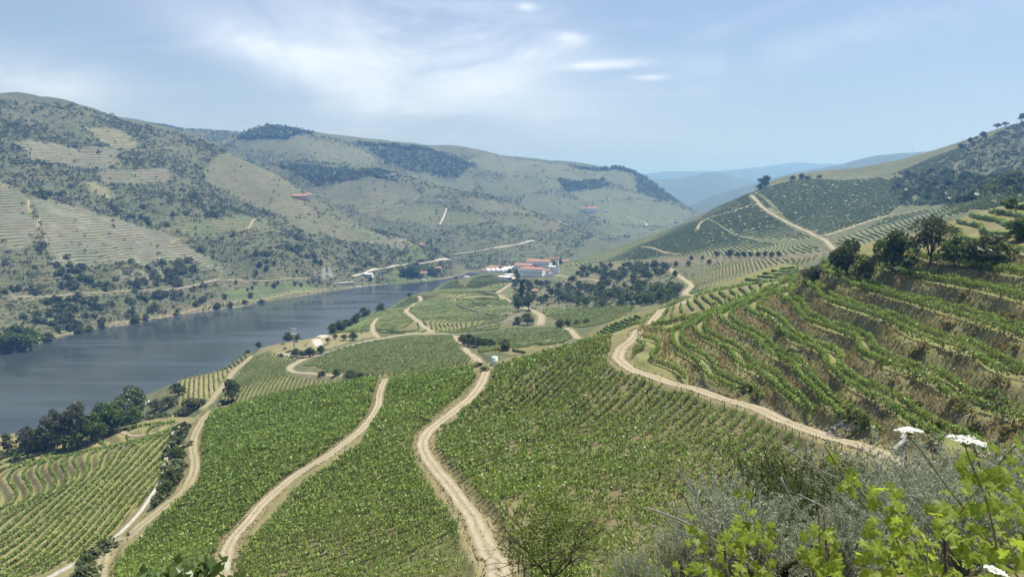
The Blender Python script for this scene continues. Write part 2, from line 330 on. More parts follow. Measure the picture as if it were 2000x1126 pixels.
def mat_leaf(name, c1, c2, trans=.35, gloss=.12, warm=None, vary=.35):
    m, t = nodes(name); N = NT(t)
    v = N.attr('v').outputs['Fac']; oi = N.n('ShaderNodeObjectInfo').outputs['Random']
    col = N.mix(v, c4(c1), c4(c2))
    col = N.mix(N.m('MULTIPLY', oi, vary), col, c4([(a + b) * .5 * .62 for a, b in zip(c1, c2)]))
    g = N.n('ShaderNodeNewGeometry').outputs['Position']
    patch = N.rng(N.noise(g, .06, 2), .38, .66)
    col = N.mix(N.m('MULTIPLY', patch, .42), col, c4(warm or [c2[0] * 1.25, c2[1] * 1.0, c2[2] * .8]))
    p = N.n('ShaderNodeBsdfPrincipled', {'Base Color': col, 'Roughness': .42, 'Specular IOR Level': gloss})
    tr = N.n('ShaderNodeBsdfTranslucent', {'Color': N.mix(.35, col, c4([c2[0] * 1.5, c2[1] * 1.5, c2[2] * .6]))})
    o = N.n('ShaderNodeOutputMaterial')
    t.links.new(N.n('ShaderNodeMixShader', {0: trans, 1: p.outputs[0], 2: tr.outputs[0]}).outputs[0], o.inputs[0]); return m
def mat_plain(name, c, c2=None, scale=1.0, rough=.85, bump=0.0, spec=.25, metal=0.0, bscale=None):
    m, t = nodes(name); N = NT(t); g = N.n('ShaderNodeNewGeometry').outputs['Position']
    c2 = c2 or [q * .72 for q in c]
    f = N.rng(N.noise(g, scale, 6, .62), .35, .68)
    ins = {'Base Color': N.mix(f, c4(c), c4(c2)), 'Roughness': rough, 'Specular IOR Level': spec, 'Metallic': metal}
    p = N.n('ShaderNodeBsdfPrincipled', ins)
    if bump:
        b = N.n('ShaderNodeBump', {'Strength': bump, 'Distance': .3, 'Height': N.noise(g, bscale or scale * 4, 5)})
        t.links.new(b.outputs[0], p.inputs['Normal'])
    o = N.n('ShaderNodeOutputMaterial'); t.links.new(p.outputs[0], o.inputs[0]); return m
def unit(v): return v / (np.linalg.norm(v, axis=-1, keepdims=True) + 1e-9)
def leaves(C, axis, width, length, side=None, cup=0.0):
    """pointed leaf quads (base, side, tip, side) at C along axis"""
    n = len(C); axis = unit(axis)
    side = unit(np.cross(axis, rng.normal(size=(n, 3)))) if side is None else unit(side)
    w = np.broadcast_to(width, n)[:, None]; l = np.broadcast_to(length, n)[:, None]
    V = np.stack([C - axis * l * .5, C + side * w * .5 + axis * l * .05, C + axis * l * .5, C - side * w * .5 + axis * l * .05], 1)
    F = np.arange(4 * n).reshape(n, 4)
    return V.reshape(-1, 3), F
ORD = ['first','second','third','fourth','fifth','sixth','seventh','eighth','ninth','tenth','eleventh','twelfth','thirteenth','fourteenth','fifteenth','sixteenth','seventeenth','eighteenth','nineteenth','twentieth']
for _t, _n in (('twenty', 0), ('thirt', 1), ('fort', 1), ('fift', 1), ('sixt', 1), ('sevent', 1), ('eight', 1), ('ninet', 1)):
    _b = _t if _n == 0 else _t + 'y'
    if _n: ORD.append(_b[:-1] + 'ieth')
    ORD += [_b + '-' + q for q in ORD[:9]]
# ------------------------------------------------------------------ finding places on the ground
_D = np.exp(np.linspace(math.log(1.5), math.log(12000), 1100))
def at(us, vs, layer=None, hfun=None):
    """where the line of sight through photo pixels meets the ground (or one hill body); grazing lines take the nearest crest"""
    us = np.atleast_1d(np.asarray(us, float)); vs = np.atleast_1d(np.asarray(vs, float))
    a, w = ray(us, vs); X = a[:, None] * _D[None]; Y = np.broadcast_to(_D[None], X.shape); Zr = w[:, None] * _D[None]
    if layer is None: H = base_h(X, Y)
    else: H = layers(X, Y)[layer]
    g = Zr - H
    if layer is not None: g = np.where(_D[None] < (20, 300, 640, 1330, 3000)[layer], 1e3, g)
    hit = g <= 0; any_ = hit.any(1); k = np.argmax(hit, 1); k = np.where(any_ & (k > 0), k, 1)
    r = np.arange(len(us)); g0 = g[r, k - 1]; g1 = g[r, k]
    f = np.clip(g0 / (g0 - g1 + 1e-9), 0, 1); d = _D[k - 1] + f * (_D[k] - _D[k - 1])
    rel = np.where(_D[None] > 15, g / _D[None], 9); kk = np.argmin(rel, 1)
    d = np.where(any_, d, _D[kk])
    return np.stack([a * d, d, base_h(a * d, d)], 1)
def world_poly(pix, layer=None):
    P = []
    n = len(pix)
    for i in range(n):
        (u0, v0), (u1, v1) = pix[i], pix[(i + 1) % n]; m = max(1, int(math.hypot(u1 - u0, v1 - v0) / 60))
        P += [(u0 + (u1 - u0) * k / m, v0 + (v1 - v0) * k / m) for k in range(m)]
    P = np.array(P); return at(P[:, 0], P[:, 1], layer)[:, :2]
def pip(poly, x, y):
    x = np.asarray(x, float); y = np.asarray(y, float); sh = x.shape; x = x.ravel(); y = y.ravel(); out = np.zeros(len(x), bool)
    b = (x >= poly[:, 0].min()) & (x <= poly[:, 0].max()) & (y >= poly[:, 1].min()) & (y <= poly[:, 1].max())
    idx = np.nonzero(b)[0]
    if len(idx):
        xs, ys = x[idx], y[idx]; c = np.zeros(len(idx), bool); q = np.roll(poly, -1, 0)
        for (x0, y0), (x1, y1) in zip(poly, q):
            if y0 == y1: continue
            m = (y0 > ys) != (y1 > ys); c ^= m & (xs < (x1 - x0) * (ys - y0) / (y1 - y0) + x0)
        out[idx] = c
    return out.reshape(sh)
# stepped vineyard benches
TERR = world_poly([(1255,640),(1330,618),(1400,596),(1450,583),(1520,556),(1575,528),(1620,520),(1700,505),(1830,500),(2080,490),(2080,870),(1860,890),(1720,850),(1600,815),(1480,785),(1330,745),(1255,722),(1232,700)], 0)
TLEV = np.array([-60,-56,-52,-48.5,-46] + [z for z, _ in BENCHES] + [-13.8,-10.5,-7,-3.5,0,4,8])
LFLD = world_poly([(-160,960),(0,896),(120,858),(220,838),(355,822),(335,850),(325,900),(300,960),(200,1062),(100,1115),(20,1140),(-200,1240)], 0)
LLEV = np.arange(-150, -60, 1.9)
def _step(z, lev, k):
    i = np.clip(np.searchsorted(lev, z) - 1, 0, len(lev) - 2); g = lev[i + 1] - lev[i]; t = np.clip((z - lev[i]) / g, 0, 1)
    s = np.clip((t - .27) / .46, 0, 1); s = s * s * (3 - 2 * s)
    return z + k * (lev[i] + g * s - z)
def ground(x, y, raw=False):
    x = np.asarray(x, float); y = np.asarray(y, float); z = base_h(x, y)
    if raw: return z
    m = pip(TERR, x, y); z = np.where(m, _step(z, TLEV, .92), z)
    m = pip(LFLD, x, y); z = np.where(m, _step(z, LLEV, .75), z)
    return z
def on(u, v, layer=None):
    p = at([u], [v], layer)[0]; return (float(p[0]), float(p[1]), float(ground(p[0], p[1])))

# ------------------------------------------------------------------ tracks (photo polyline, width, hill body, kind)
TRACKS = [
 ('dirt_track', 3.0, 0, 'dirt', [(1000,1200),(975,1126),(955,1080),(925,1010),(880,950),(836,895),(826,865),(842,838),(890,800),(925,770),(944,740),(950,720)], 'pale two-rut dirt track curving up the middle vineyard'),
 ('dirt_track', 2.5, 0, 'dirt', [(395,1190),(440,1090),(490,1012),(560,942),(650,882),(712,832),(737,795),(742,768),(752,741)], 'narrow dirt track between the two lower vine fields'),
 ('dirt_track', 3.2, 0, 'dry', [(130,1210),(200,1100),(260,1040),(320,990),(365,950),(381,910),(377,870),(387,835),(410,806),(445,796)], 'grassy dirt track above the lower terraced field'),
 ('dirt_track', 3.6, 0, 'dirt', [(1790,915),(1720,884),(1650,862),(1560,830),(1480,797),(1380,766),(1290,741),(1232,721),(1208,701),(1213,682),(1240,656),(1258,642)], 'dirt track bending round the foot of the terraced hill'),
 ('dirt_track', 3.4, 0, 'dirt', [(1262,640),(1290,610),(1320,597),(1348,584)], 'short pale stretch of track beyond the bend'),
 ('dirt_track', 2.6, 0, 'dirt', [(190,852),(215,838),(235,842),(262,850),(300,845),(332,838),(356,824)], 'path along the top of the lower terraced field'),
 ('dirt_track', 3.5, 1, 'dirt', [(946,716),(935,705),(921,692),(907,677),(895,664),(884,655),(862,651),(800,652),(740,661),(660,681),(618,694),(585,705),(566,718),(575,726),(610,729),(650,732),(690,734)], 'pale track hooking round the middle vine field'),
 ('dirt_track', 6.0, 1, 'dirt', [(545,689),(575,694),(605,697)], 'pale turning place by the olive trees'),
 ('dirt_track', 3.2, 1, 'dry', [(398,797),(415,778),(440,748),(468,715),(492,694)], 'path between the riverside rows and the striped field'),
 ('dirt_track', 4.2, 1, 'dirt', [(1466,381),(1490,405),(1530,430),(1570,449),(1600,463),(1630,487)], 'pale track running straight down the right-hand hill'),
 ('dirt_track', 3.6, 1, 'dirt', [(1608,461),(1670,441),(1730,422),(1790,411)], 'pale track crossing the right-hand hill'),
 ('dirt_track', 3.4, 1, 'dirt', [(1362,448),(1370,434),(1395,422),(1430,413),(1470,399)], 'thin pale track across the shoulder of the right-hand hill'),
 ('dirt_track', 3.2, 1, 'dirt', [(1255,482),(1290,490),(1330,497)], 'thin pale track near the foot of the right-hand hill'),
 ('dirt_track', 3.4, 1, 'dirt', [(740,659),(729,648),(728,634),(738,620)], 'curved path on the near side of the low round hill'),
 ('dirt_track', 4.2, 1, 'dirt', [(846,649),(820,630),(798,613),(794,605),(806,597),(822,587),(819,578)], 'pale track climbing the low round hill'),
 ('dirt_track', 5.0, 1, 'dirt', [(1054,634),(1057,617),(1042,607),(1025,601)], 'pale road end in the valley below the estate'),
 ('dirt_track', 3.6, 1, 'dirt', [(1132,660),(1118,648),(1106,640)], 'short pale track by the valley trees'),
 ('dirt_track', 4.6, 1, 'dirt', [(1085,536),(1110,541),(1150,545),(1170,548)], 'road leaving the white estate buildings'),
 ('dirt_track', 4.6, 1, 'dirt', [(1250,513),(1285,519),(1318,533),(1350,556),(1338,574),(1368,581)], 'pale track winding above the valley wood'),
 ('dirt_track', 4.0, 1, 'dirt', [(1000,553),(985,562),(973,570),(980,580),(1000,588)], 'loop of pale road below the estate'),
 ('dirt_track', 3.6, 1, 'dry', [(1000,576),(1040,580),(1095,580)], 'pale strip of road beside the small red-roofed hut'),
 ('river_road', 4.5, 0, 'pale', [(272,797),(300,782),(335,767)], 'pale riverside road with a parked van'),
 ('river_road', 6.0, 1, 'pale', [(615,663),(632,657),(650,650)], 'pale landing road above the river'),
 ('rail_line', 5.0, 2, 'dry', [(68,664),(150,647),(280,622),(380,605),(450,591),(560,574),(650,562)], 'tan railway bed along the far bank'),
 ('far_road', 3.6, 2, 'pale', [(25,578),(90,580),(200,572),(280,567),(390,554),(450,547),(530,548),(600,545)], 'pale road along the far slope'),
 ('far_road', 4.0, 2, 'pale', [(690,541),(712,534),(745,527),(800,516),(850,510),(888,506)], 'pale road climbing from the far landing'),
 ('far_road', 4.5, 3, 'pale', [(880,498),(930,491),(1000,480),(1044,470)], 'pale walled road on the hill behind the estate'),
 ('far_road', 4.5, 3, 'pale', [(1078,424),(1085,431),(1112,441)], 'pale bend of road on the distant vineyards'),
 ('far_road', 3.6, 3, 'pale', [(858,441),(866,425),(872,407)], 'pale track straight up a distant field'),
 ('far_road', 3.6, 3, 'pale', [(1225,424),(1260,436),(1262,441)], 'pale road below the distant white house'),
 ('far_path', 3.5, 2, 'dry', [(55,388),(58,410),(75,425),(72,445)], 'pale path on the far tan terraces'),
 ('far_path', 3.5, 2, 'dry', [(330,478),(344,468),(362,462)], 'pale path at the edge of the far tan field'),
 ('far_path', 3.5, 2, 'dry', [(460,452),(485,446),(505,430)], 'pale path in the far green field'),
]
def spline(P, step):
    P = np.asarray(P, float)
    n = len(P); Q = np.vstack([2 * P[0] - P[1], P, 2 * P[-1] - P[-2]]); out = []
    for i in range(1, n):
        p0, p1, p2, p3 = Q[i - 1], Q[i], Q[i + 1], Q[i + 2]; m = max(2, int(np.linalg.norm(p2 - p1) / step))
        t = np.linspace(0, 1, m, endpoint=False)[:, None]
        out.append(.5 * (2 * p1 + (p2 - p0) * t + (2 * p0 - 5 * p1 + 4 * p2 - p3) * t ** 2 + (3 * p1 - p0 - 3 * p2 + p3) * t ** 3))
    out.append(P[-1:]); return np.vstack(out)
def smooth1(a, k):
    return np.convolve(np.pad(a, k, 'edge'), np.ones(2 * k + 1) / (2 * k + 1), 'valid')
TLINES = []
for name, w, lay, kind, pix, lab in TRACKS:
    pix = np.array(pix, float); P = at(pix[:, 0], pix[:, 1], lay)
    dm = float(P[:, 1].mean()); S = spline(P[:, :2], max(1.2, dm / 250))
    z = smooth1(ground(S[:, 0], S[:, 1]), 4); TLINES.append((name, w, kind, np.column_stack([S, z]), lab, dm))
def track_dist(x, y, margin=1.0, only_near=None):
    """distance beyond the edge of the nearest track"""
    x = np.asarray(x, float); y = np.asarray(y, float); best = np.full(x.shape, 1e9)
    for name, w, kind, S, lab, dm in TLINES:
        m = (x > S[:, 0].min() - 12) & (x < S[:, 0].max() + 12) & (y > S[:, 1].min() - 12) & (y < S[:, 1].max() + 12)
        if not m.any(): continue
        idx = np.nonzero(m); xs = x[idx]; ys = y[idx]; b = np.full(len(xs), 1e9)
        for c in range(0, len(xs), 20000):
            dd = (xs[c:c + 20000, None] - S[None, :, 0]) ** 2 + (ys[c:c + 20000, None] - S[None, :, 1]) ** 2
            b[c:c + 20000] = np.sqrt(dd.min(1))
        best[idx] = np.minimum(best[idx], b - w / 2)
    return best
# ------------------------------------------------------------------ land cover (colour of soil, dry grass, scrub floor, vines too far to tell apart)
SOIL = (.27,.205,.13); DRY = (.27,.225,.105); GREEN = (.095,.125,.035); SCRUB = (.085,.085,.045); TAN = (.205,.18,.125); OLIVE = (.115,.125,.055); ROCK = (.30,.26,.21); BROWN = (.155,.115,.07)
COVER = [  # body, colour, contour-stripe strength, stripe height (m), outline
 (2, TAN, .55, 3.2, [(-120,330),(0,352),(40,375),(60,390),(74,430),(72,470),(40,500),(0,470),(-120,460)]),
 (2, (.225,.20,.145), .5, 3.0, [(60,385),(110,393),(200,420),(330,458),(400,498),(452,530),(380,512),(300,512),(130,520),(100,515),(88,490),(76,440)]),
 (2, TAN, .5, 4.0, [(28,275),(130,285),(240,296),(215,330),(130,322),(60,312)]),
 (2, DRY, .5, 4.0, [(165,250),(230,250),(262,272),(285,296),(230,292),(190,272)]),
 (2, TAN, .6, 4.0, [(188,336),(330,330),(335,350),(270,362),(200,356)]), (2, DRY, .2, 4.0, [(163,355),(200,356),(232,386),(206,392)]),
 (2, OLIVE, .3, 4.0, [(320,285),(365,280),(362,298),(315,296)]),
 (2, (.18,.165,.10), .55, 3.6, [(395,330),(440,298),(475,313),(552,348),(600,384),(660,412),(620,425),(560,425),(520,412),(440,372),(400,352)]),
 (2, OLIVE, .45, 3.2, [(600,382),(660,412),(705,438),(700,446),(640,420),(600,400)]),
 (2, (.095,.125,.045), .5, 3.4, [(328,440),(450,424),(520,420),(566,460),(450,456),(370,462)]),
 (2, (.135,.14,.065), .65, 3.4, [(556,428),(640,414),(700,440),(770,468),(805,482),(700,472),(600,460)]),
 (2, TAN, .5, 3.2, [(700,472),(790,466),(835,492),(780,488)]),
 (2, (.11,.14,.05), .1, 6, [(380,600),(480,560),(600,556),(650,560),(560,576),(450,594)]),
 (2, ROCK, .0, 6, [(615,540),(632,518),(650,535),(648,545)]), (2, BROWN, .0, 6, [(180,655),(330,600),(450,575),(440,590),(300,620)]), (2, (.2,.16,.10), .0, 6, [(225,530),(300,520),(345,535),(300,550),(240,548)]),
 (3, OLIVE, .4, 5, [(450,278),(500,270),(560,264),(690,284),(745,318),(690,322),(560,300),(470,292)]), (3, (.15,.145,.085), .4, 5, [(590,284),(690,286),(742,316),(650,312)]),
 (3, (.13,.125,.08), .55, 4, [(600,366),(690,352),(800,364),(838,384),(740,400),(650,402)]), (3, (.12,.15,.06), .2, 4, [(820,358),(862,372),(858,386),(836,382)]),
 (3, (.095,.12,.05), .6, 4.5, [(690,402),(862,396),(872,420),(850,446),(760,432),(700,416)]), (3, OLIVE, .35, 4.5, [(874,414),(940,418),(972,432),(900,440),(860,446)]),
 (3, (.15,.14,.085), .4, 4.5, [(880,386),(960,392),(1010,406),(1050,422),(1000,420),(930,412)]), (3, (.13,.12,.075), .5, 4.5, [(940,418),(1060,428),(1110,444),(1090,452),(1000,446)]),
 (3, (.11,.13,.06), .4, 6, [(790,326),(870,340),(920,342),(930,356),(880,368),(820,350)]), (3, (.10,.125,.058), .4, 6, [(930,352),(1000,346),(1090,352),(1100,372),(1020,384),(950,378)]),
 (3, (.15,.145,.085), .3, 6, [(905,312),(960,300),(1070,318),(1060,338),(960,338)]), (3, (.125,.135,.07), .4, 6, [(1000,340),(1080,320),(1230,338),(1250,372),(1150,352),(1060,350)]),
 (3, (.10,.125,.055), .5, 5, [(960,386),(1080,378),(1150,396),(1130,420),(1060,415)]), (3, (.11,.14,.055), .5, 5, [(1160,396),(1250,388),(1340,408),(1355,420),(1300,442),(1200,440),(1150,420)]),
 (3, (.13,.14,.07), .35, 5, [(1110,372),(1200,366),(1250,380),(1330,400),(1240,388),(1150,394)]), (3, (.10,.12,.055), .4, 5, [(1150,445),(1230,442),(1290,446),(1240,462),(1180,458)]),
 (3, (.04,.05,.026), 0, 5, [(470,268),(540,249),(610,262),(560,272),(490,274)]), (3, (.045,.055,.03), 0, 5, [(720,292),(830,290),(930,322),(900,345),(800,332),(750,318)]),
 (3, (.045,.052,.03), 0, 5, [(530,318),(640,326),(770,338),(780,352),(720,348),(620,364),(560,346)]), (3, (.045,.052,.03), 0, 5, [(1090,352),(1180,350),(1190,362),(1100,372)]),
 (3, (.04,.05,.028), 0, 5, [(1235,336),(1255,340),(1330,396),(1290,392),(1245,372)]),
 (1, (.125,.13,.06), .5, 1.8, [(1495,362),(1600,342),(1710,342),(1720,352),(1600,352),(1500,372)]), (1, (.13,.125,.07), .5, 2.5, [(1700,352),(1745,345),(1780,360),(1760,390),(1725,380)]),
 (1, (.085,.105,.042), .7, 2.6, [(1740,338),(1820,306),(1880,285),(1890,300),(1850,330),(1790,345)]), (1, (.07,.08,.04), .05, 3, [(1850,300),(2000,240),(2080,220),(2080,340),(1900,340)]),
 (1, BROWN, .3, 1.8, [(1250,505),(1620,490),(1610,503),(1400,515),(1260,516)]), (1, (.135,.12,.065), .0, 2, [(1100,545),(1300,545),(1350,560),(1290,600),(1040,610),(1030,580)]),
 (1, (.2,.15,.09), 0, 2, [(560,672),(600,668),(640,680),(600,697),(560,688)]), (1, DRY, 0, 2, [(480,682),(560,662),(690,640),(740,655),(600,690),(500,695)]),
 (1, BROWN, 0, 2, [(565,722),(690,738),(700,744),(640,742),(580,736)]), (1, (.15,.13,.07), .2, 1.5, [(1140,520),(1220,512),(1220,540),(1140,548)]),
 (0, (.085,.10,.04), 0, 1, [(-60,912),(0,884),(100,852),(250,815),(300,792),(340,765),(352,790),(300,818),(200,846),(100,872),(0,902)]),
 (0, DRY, 0, 1, [(325,830),(390,805),(395,860),(385,940),(300,1030),(150,1140),(60,1140),(220,1050),(300,985),(330,910)]),
 (0, (.25,.21,.09), 0, 1, [(1215,705),(1260,700),(1350,745),(1500,790),(1640,830),(1740,860),(1800,900),(1700,890),(1480,810),(1280,750)]),
]
_cp = [(l, c, s, p, world_poly(q, l)) for l, c, s, p, q in COVER]
VPOLY = []            # vineyard outlines, filled in by the fields below before the ground is built
def cover(x, y, z, lay):
    n = x.shape; col = np.zeros(n + (3,), np.float32); stripe = np.where(lay == 2, .5, np.where(lay == 3, .5, np.where(lay == 1, .25, 0))).astype(np.float32); per = np.where(lay == 3, 4.4, np.where(lay == 1, 2.2, 3.6)).astype(np.float32)
    big = fbm(x / 40, y / 40, 4); mid = fbm(x / 9, y / 9, 3)
    base = np.array([(.16,.15,.06), (.080,.098,.042), (.050,.064,.036), (.056,.074,.040), (.06,.08,.05)], np.float32)
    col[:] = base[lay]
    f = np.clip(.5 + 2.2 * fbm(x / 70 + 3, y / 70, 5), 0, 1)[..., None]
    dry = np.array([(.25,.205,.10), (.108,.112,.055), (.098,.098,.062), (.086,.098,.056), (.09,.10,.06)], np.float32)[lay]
    col = col * (1 - .75 * f) + dry * .75 * f
    for l, c, s, p, poly in _cp:
        m = pip(poly, x + 9 * mid * (l + 1) , y + 9 * mid * (l + 1)) & (lay == l)
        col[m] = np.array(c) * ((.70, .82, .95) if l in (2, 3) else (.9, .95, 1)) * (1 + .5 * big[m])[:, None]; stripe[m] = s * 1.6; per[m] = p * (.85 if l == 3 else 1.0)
    for poly, c in VPOLY:
        m = pip(poly, x + 2 * mid, y + 2 * mid)
        g = np.clip(.5 + 2.5 * fbm(x[m] / 16 + 7, y[m] / 16, 4), 0, 1)[:, None]
        col[m] = np.array(c) * (.8 + .35 * g); stripe[m] = 0
    m = pip(TERR, x, y)
    i = np.clip(np.searchsorted(TLEV, base_h(x[m], y[m])) - 1, 0, len(TLEV) - 2); t = (base_h(x[m], y[m]) - TLEV[i]) / (TLEV[i + 1] - TLEV[i])
    bench = ((t < .27) | (t > .73))[:, None]; q = np.clip(.5 + 3 * fbm(x[m] / 7, y[m] / 7, 4), 0, 1)[:, None]
    riser = np.array((.19,.145,.075)) * (1 - q) + np.array((.22,.215,.09)) * q
    col[m] = np.where(bench, np.array((.15,.155,.055)) * (.7 + .55 * q), riser)
    m = pip(LFLD, x, y)
    i = np.clip(np.searchsorted(LLEV, base_h(x[m], y[m])) - 1, 0, len(LLEV) - 2); t = (base_h(x[m], y[m]) - LLEV[i]) / 1.9
    bench = ((t < .27) | (t > .73))[:, None]; q = np.clip(.5 + 3 * fbm(x[m] / 12, y[m] / 12, 4), 0, 1)[:, None]
    col[m] = np.where(bench, np.array((.23,.21,.085)), np.array((.10,.085,.04)) * (1 - q) + np.array((.20,.19,.075)) * q)
    m = (z < WATER + 2.0) & (lay < 4)
    col[m] = (.16,.14,.10)
    scrub = np.where(lay >= 2, 1.0, np.where(lay == 1, .45, 0.0)) * np.ones(n)
    for l, c, s, p, poly in _cp:
        if s > .05 or l == 0: scrub[pip(poly, x, y) & (lay == l)] = .12
    for poly, c in VPOLY: scrub[pip(poly, x, y)] = 0
    return np.clip(col, .01, .8), stripe, per, scrub
# ------------------------------------------------------------------ vine fields: outlines and row lines
VG = (.16,.155,.065)
def march(F, xs, ys, level):
    """level lines of F on a grid -> polylines"""
    s = F > level; nx, ny = F.shape
    def cross(a, b): return (level - a) / (b - a + 1e-12)
    pts = {}
    adj = {}
    c = s[:-1, :-1].astype(int) + s[1:, :-1] * 2 + s[1:, 1:] * 4 + s[:-1, 1:] * 8
    I, J = np.nonzero((c > 0) & (c < 15))
    for i, j in zip(I.tolist(), J.tolist()):
        e = []
        if s[i, j] != s[i + 1, j]: e.append(('h', i, j))
        if s[i + 1, j] != s[i + 1, j + 1]: e.append(('v', i + 1, j))
        if s[i, j + 1] != s[i + 1, j + 1]: e.append(('h', i, j + 1))
        if s[i, j] != s[i, j + 1]: e.append(('v', i, j))
        for p, q in ([(e[0], e[1])] if len(e) == 2 else [(e[0], e[1]), (e[2], e[3])]):
            adj.setdefault(p, []).append(q); adj.setdefault(q, []).append(p)
    def co(k):
        t, i, j = k
        if t == 'h': f = cross(F[i, j], F[i + 1, j]); return (xs[i] + f * (xs[i + 1] - xs[i]), ys[j])
        f = cross(F[i, j], F[i, j + 1]); return (xs[i], ys[j] + f * (ys[j + 1] - ys[j]))
    out = []; seen = set()
    for st in sorted(adj, key=lambda k: len(adj[k])):
        if st in seen: continue
        line = [st]; seen.add(st); cur = st
        while True:
            nx_ = [q for q in adj[cur] if q not in seen]
            if not nx_: break
            cur = nx_[0]; seen.add(cur); line.append(cur)
        if len(line) > 3: out.append(np.array([co(k) for k in line]))
    return out
def resample(P, step):
    d = np.concatenate([[0], np.cumsum(np.linalg.norm(np.diff(P, axis=0), axis=1))])
    if d[-1] < step * 2: return None
    s = np.arange(0, d[-1], step); return np.column_stack([np.interp(s, d, P[:, 0]), np.interp(s, d, P[:, 1])])
def clip_runs(P, poly, margin, step, minlen):
    ok = pip(poly, P[:, 0], P[:, 1])
    if margin is not None: ok &= track_dist(P[:, 0], P[:, 1]) > margin
    runs = []; i = 0; n = len(P)
    while i < n:
        if ok[i]:
            j = i
            while j < n and ok[j]: j += 1
            if (j - i) * step >= minlen: runs.append(P[i:j])
            i = j
        else: i += 1
    return runs
def rows_contour(poly, levels, g, step=1.0, margin=.8, minlen=6.0, smooth=4):
    x0, x1 = poly[:, 0].min() - g, poly[:, 0].max() + g; y0, y1 = poly[:, 1].min() - g, poly[:, 1].max() + g
    xs = np.arange(x0, x1 + g, g); ys = np.arange(y0, y1 + g, g); X, Y = np.meshgrid(xs, ys, indexing='ij'); F = base_h(X, Y); out = []
    for k, lv in enumerate(levels):
        if lv < F.min() or lv > F.max(): continue
        for L in march(F, xs, ys, lv):
            if len(L) > 2 * smooth + 2: L = np.column_stack([smooth1(L[:, 0], smooth), smooth1(L[:, 1], smooth)])
            P = resample(L, step)
            if P is None: continue
            for r in clip_runs(P, poly, margin, step, minlen): out.append((k, r))
    return out
def rows_straight(poly, p0, p1, gap, step=1.0, margin=.8, minlen=5.0, wave=0.0):
    d = unit(np.array(p1[:2]) - np.array(p0[:2])); n = np.array([-d[1], d[0]]); s = poly @ d; t = poly @ n; out = []
    for k, tt in enumerate(np.arange(t.min() + gap * .5, t.max(), gap)):
        ss = np.arange(s.min(), s.max(), step); wob = wave * np.sin(ss / 26 + tt / 60) + .8 * (fbm(ss / 30, np.full(len(ss), tt / 60), 2))
        P = ss[:, None] * d[None] + (tt + wob)[:, None] * n[None]
        for r in clip_runs(P, poly, margin, step, minlen): out.append((k, r))
    return out
FIELDS = {}
def field(key, lay, pix, colour=VG):
    p = world_poly(pix, lay); FIELDS[key] = p; VPOLY.append((p, colour)); return p
# near fields round the dirt tracks
P1 = field('mid', 0, [(958,722),(1040,696),(1120,676),(1195,655),(1203,700),(1255,745),(1380,782),(1500,822),(1580,862),(1560,960),(1420,1080),(1330,1150),(995,1150),(985,1080),(920,975),(852,885),(850,850),(885,815),(948,760)], (.14,.122,.055))
P2 = field('left_mid', 0, [(752,742),(850,728),(925,720),(932,740),(880,790),(812,850),(806,880),(832,940),(905,1035),(935,1145),(425,1145),(460,1090),(560,972),(700,872),(742,805)], (.125,.12,.05))
P3 = field('left', 0, [(402,806),(470,790),(560,769),(650,754),(742,738),(728,785),(700,838),(560,938),(440,1045),(395,1145),(180,1150),(300,1022),(390,940),(392,850)], (.125,.12,.05))
ROWS = {}
a1 = at([1177, 1307], [1051, 994], 0)
ROWS['mid'] = rows_straight(P1, a1[0], a1[1], 2.6, 1.0, .9)
a2 = at([676, 784], [1066, 1026], 0)
ROWS['left_mid'] = rows_straight(P2, a2[0], a2[1], 2.5, 1.0, .6)
a3 = at([470, 590], [930, 885], 0)
ROWS['left'] = rows_straight(P3, a3[0], a3[1], 2.5, 1.0, .6)
# stepped benches of the right-hand hill: an outer and an inner row on each
tl = []
for z, _ in BENCHES + [(-13.8, 0), (-10.5, 0)]:
    i = list(TLEV).index(z); lo = TLEV[i] - TLEV[i - 1]; hi = TLEV[i + 1] - TLEV[i]; tl += [z - .215 * lo, z + .215 * hi]
ROWS['bench'] = rows_contour(TERR, tl, 1.3, .8, .7, 12.0, 5)
ll = LLEV + .05
ROWS['lower'] = rows_contour(LFLD, ll, 1.6, 1.0, .6, 14.0, 5)
# vineyards further off
far = []
def farfield(key, lay, pix, mode, arg, gap, colour=VG, g=3.0, margin=.5, step=1.6):
    p = field(key, lay, pix, colour)
    if mode == 'c':
        gx = np.linspace(p[:, 0].min(), p[:, 0].max(), 40); gy = np.linspace(p[:, 1].min(), p[:, 1].max(), 40); X, Y = np.meshgrid(gx, gy, indexing='ij'); m = pip(p, X, Y)
        sl = np.hypot(base_h(X + 6, Y) - base_h(X - 6, Y), base_h(X, Y + 6) - base_h(X, Y - 6))[m] / 12
        r = rows_contour(p, np.arange(-165, 60, max(.22, gap * float(np.median(sl)))), g, step, margin, 9.0, 3)
    else:
        q = at([arg[0][0], arg[1][0]], [arg[0][1], arg[1][1]], lay); r = rows_straight(p, q[0], q[1], gap, step, margin, 6.0, 0)
    far.append((key, [x for _, x in r]))
farfield('striped', 1, [(418,792),(440,770),(490,700),(555,691),(590,702),(562,718),(570,738),(690,748),(600,772),(500,787)], 's', ((412,790),(509,693)), 2.6, (.17,.16,.065))
farfield('riverside', 1, [(348,792),(345,758),(400,722),(484,694),(462,714),(412,776),(396,795)], 's', ((398,786),(402,725)), 2.8, (.24,.21,.09))
farfield('middle', 1, [(590,716),(640,688),(750,664),(882,656),(905,690),(930,714),(850,727),(700,738),(640,728)], 's', ((612,720),(793,662)), 2.6, (.185,.165,.07))
farfield('round', 1, [(650,652),(700,628),(760,600),(830,573),(900,556),(990,572),(1000,610),(970,645),(900,650),(800,652)], 'c', 0, 2.7, (.17,.16,.065))
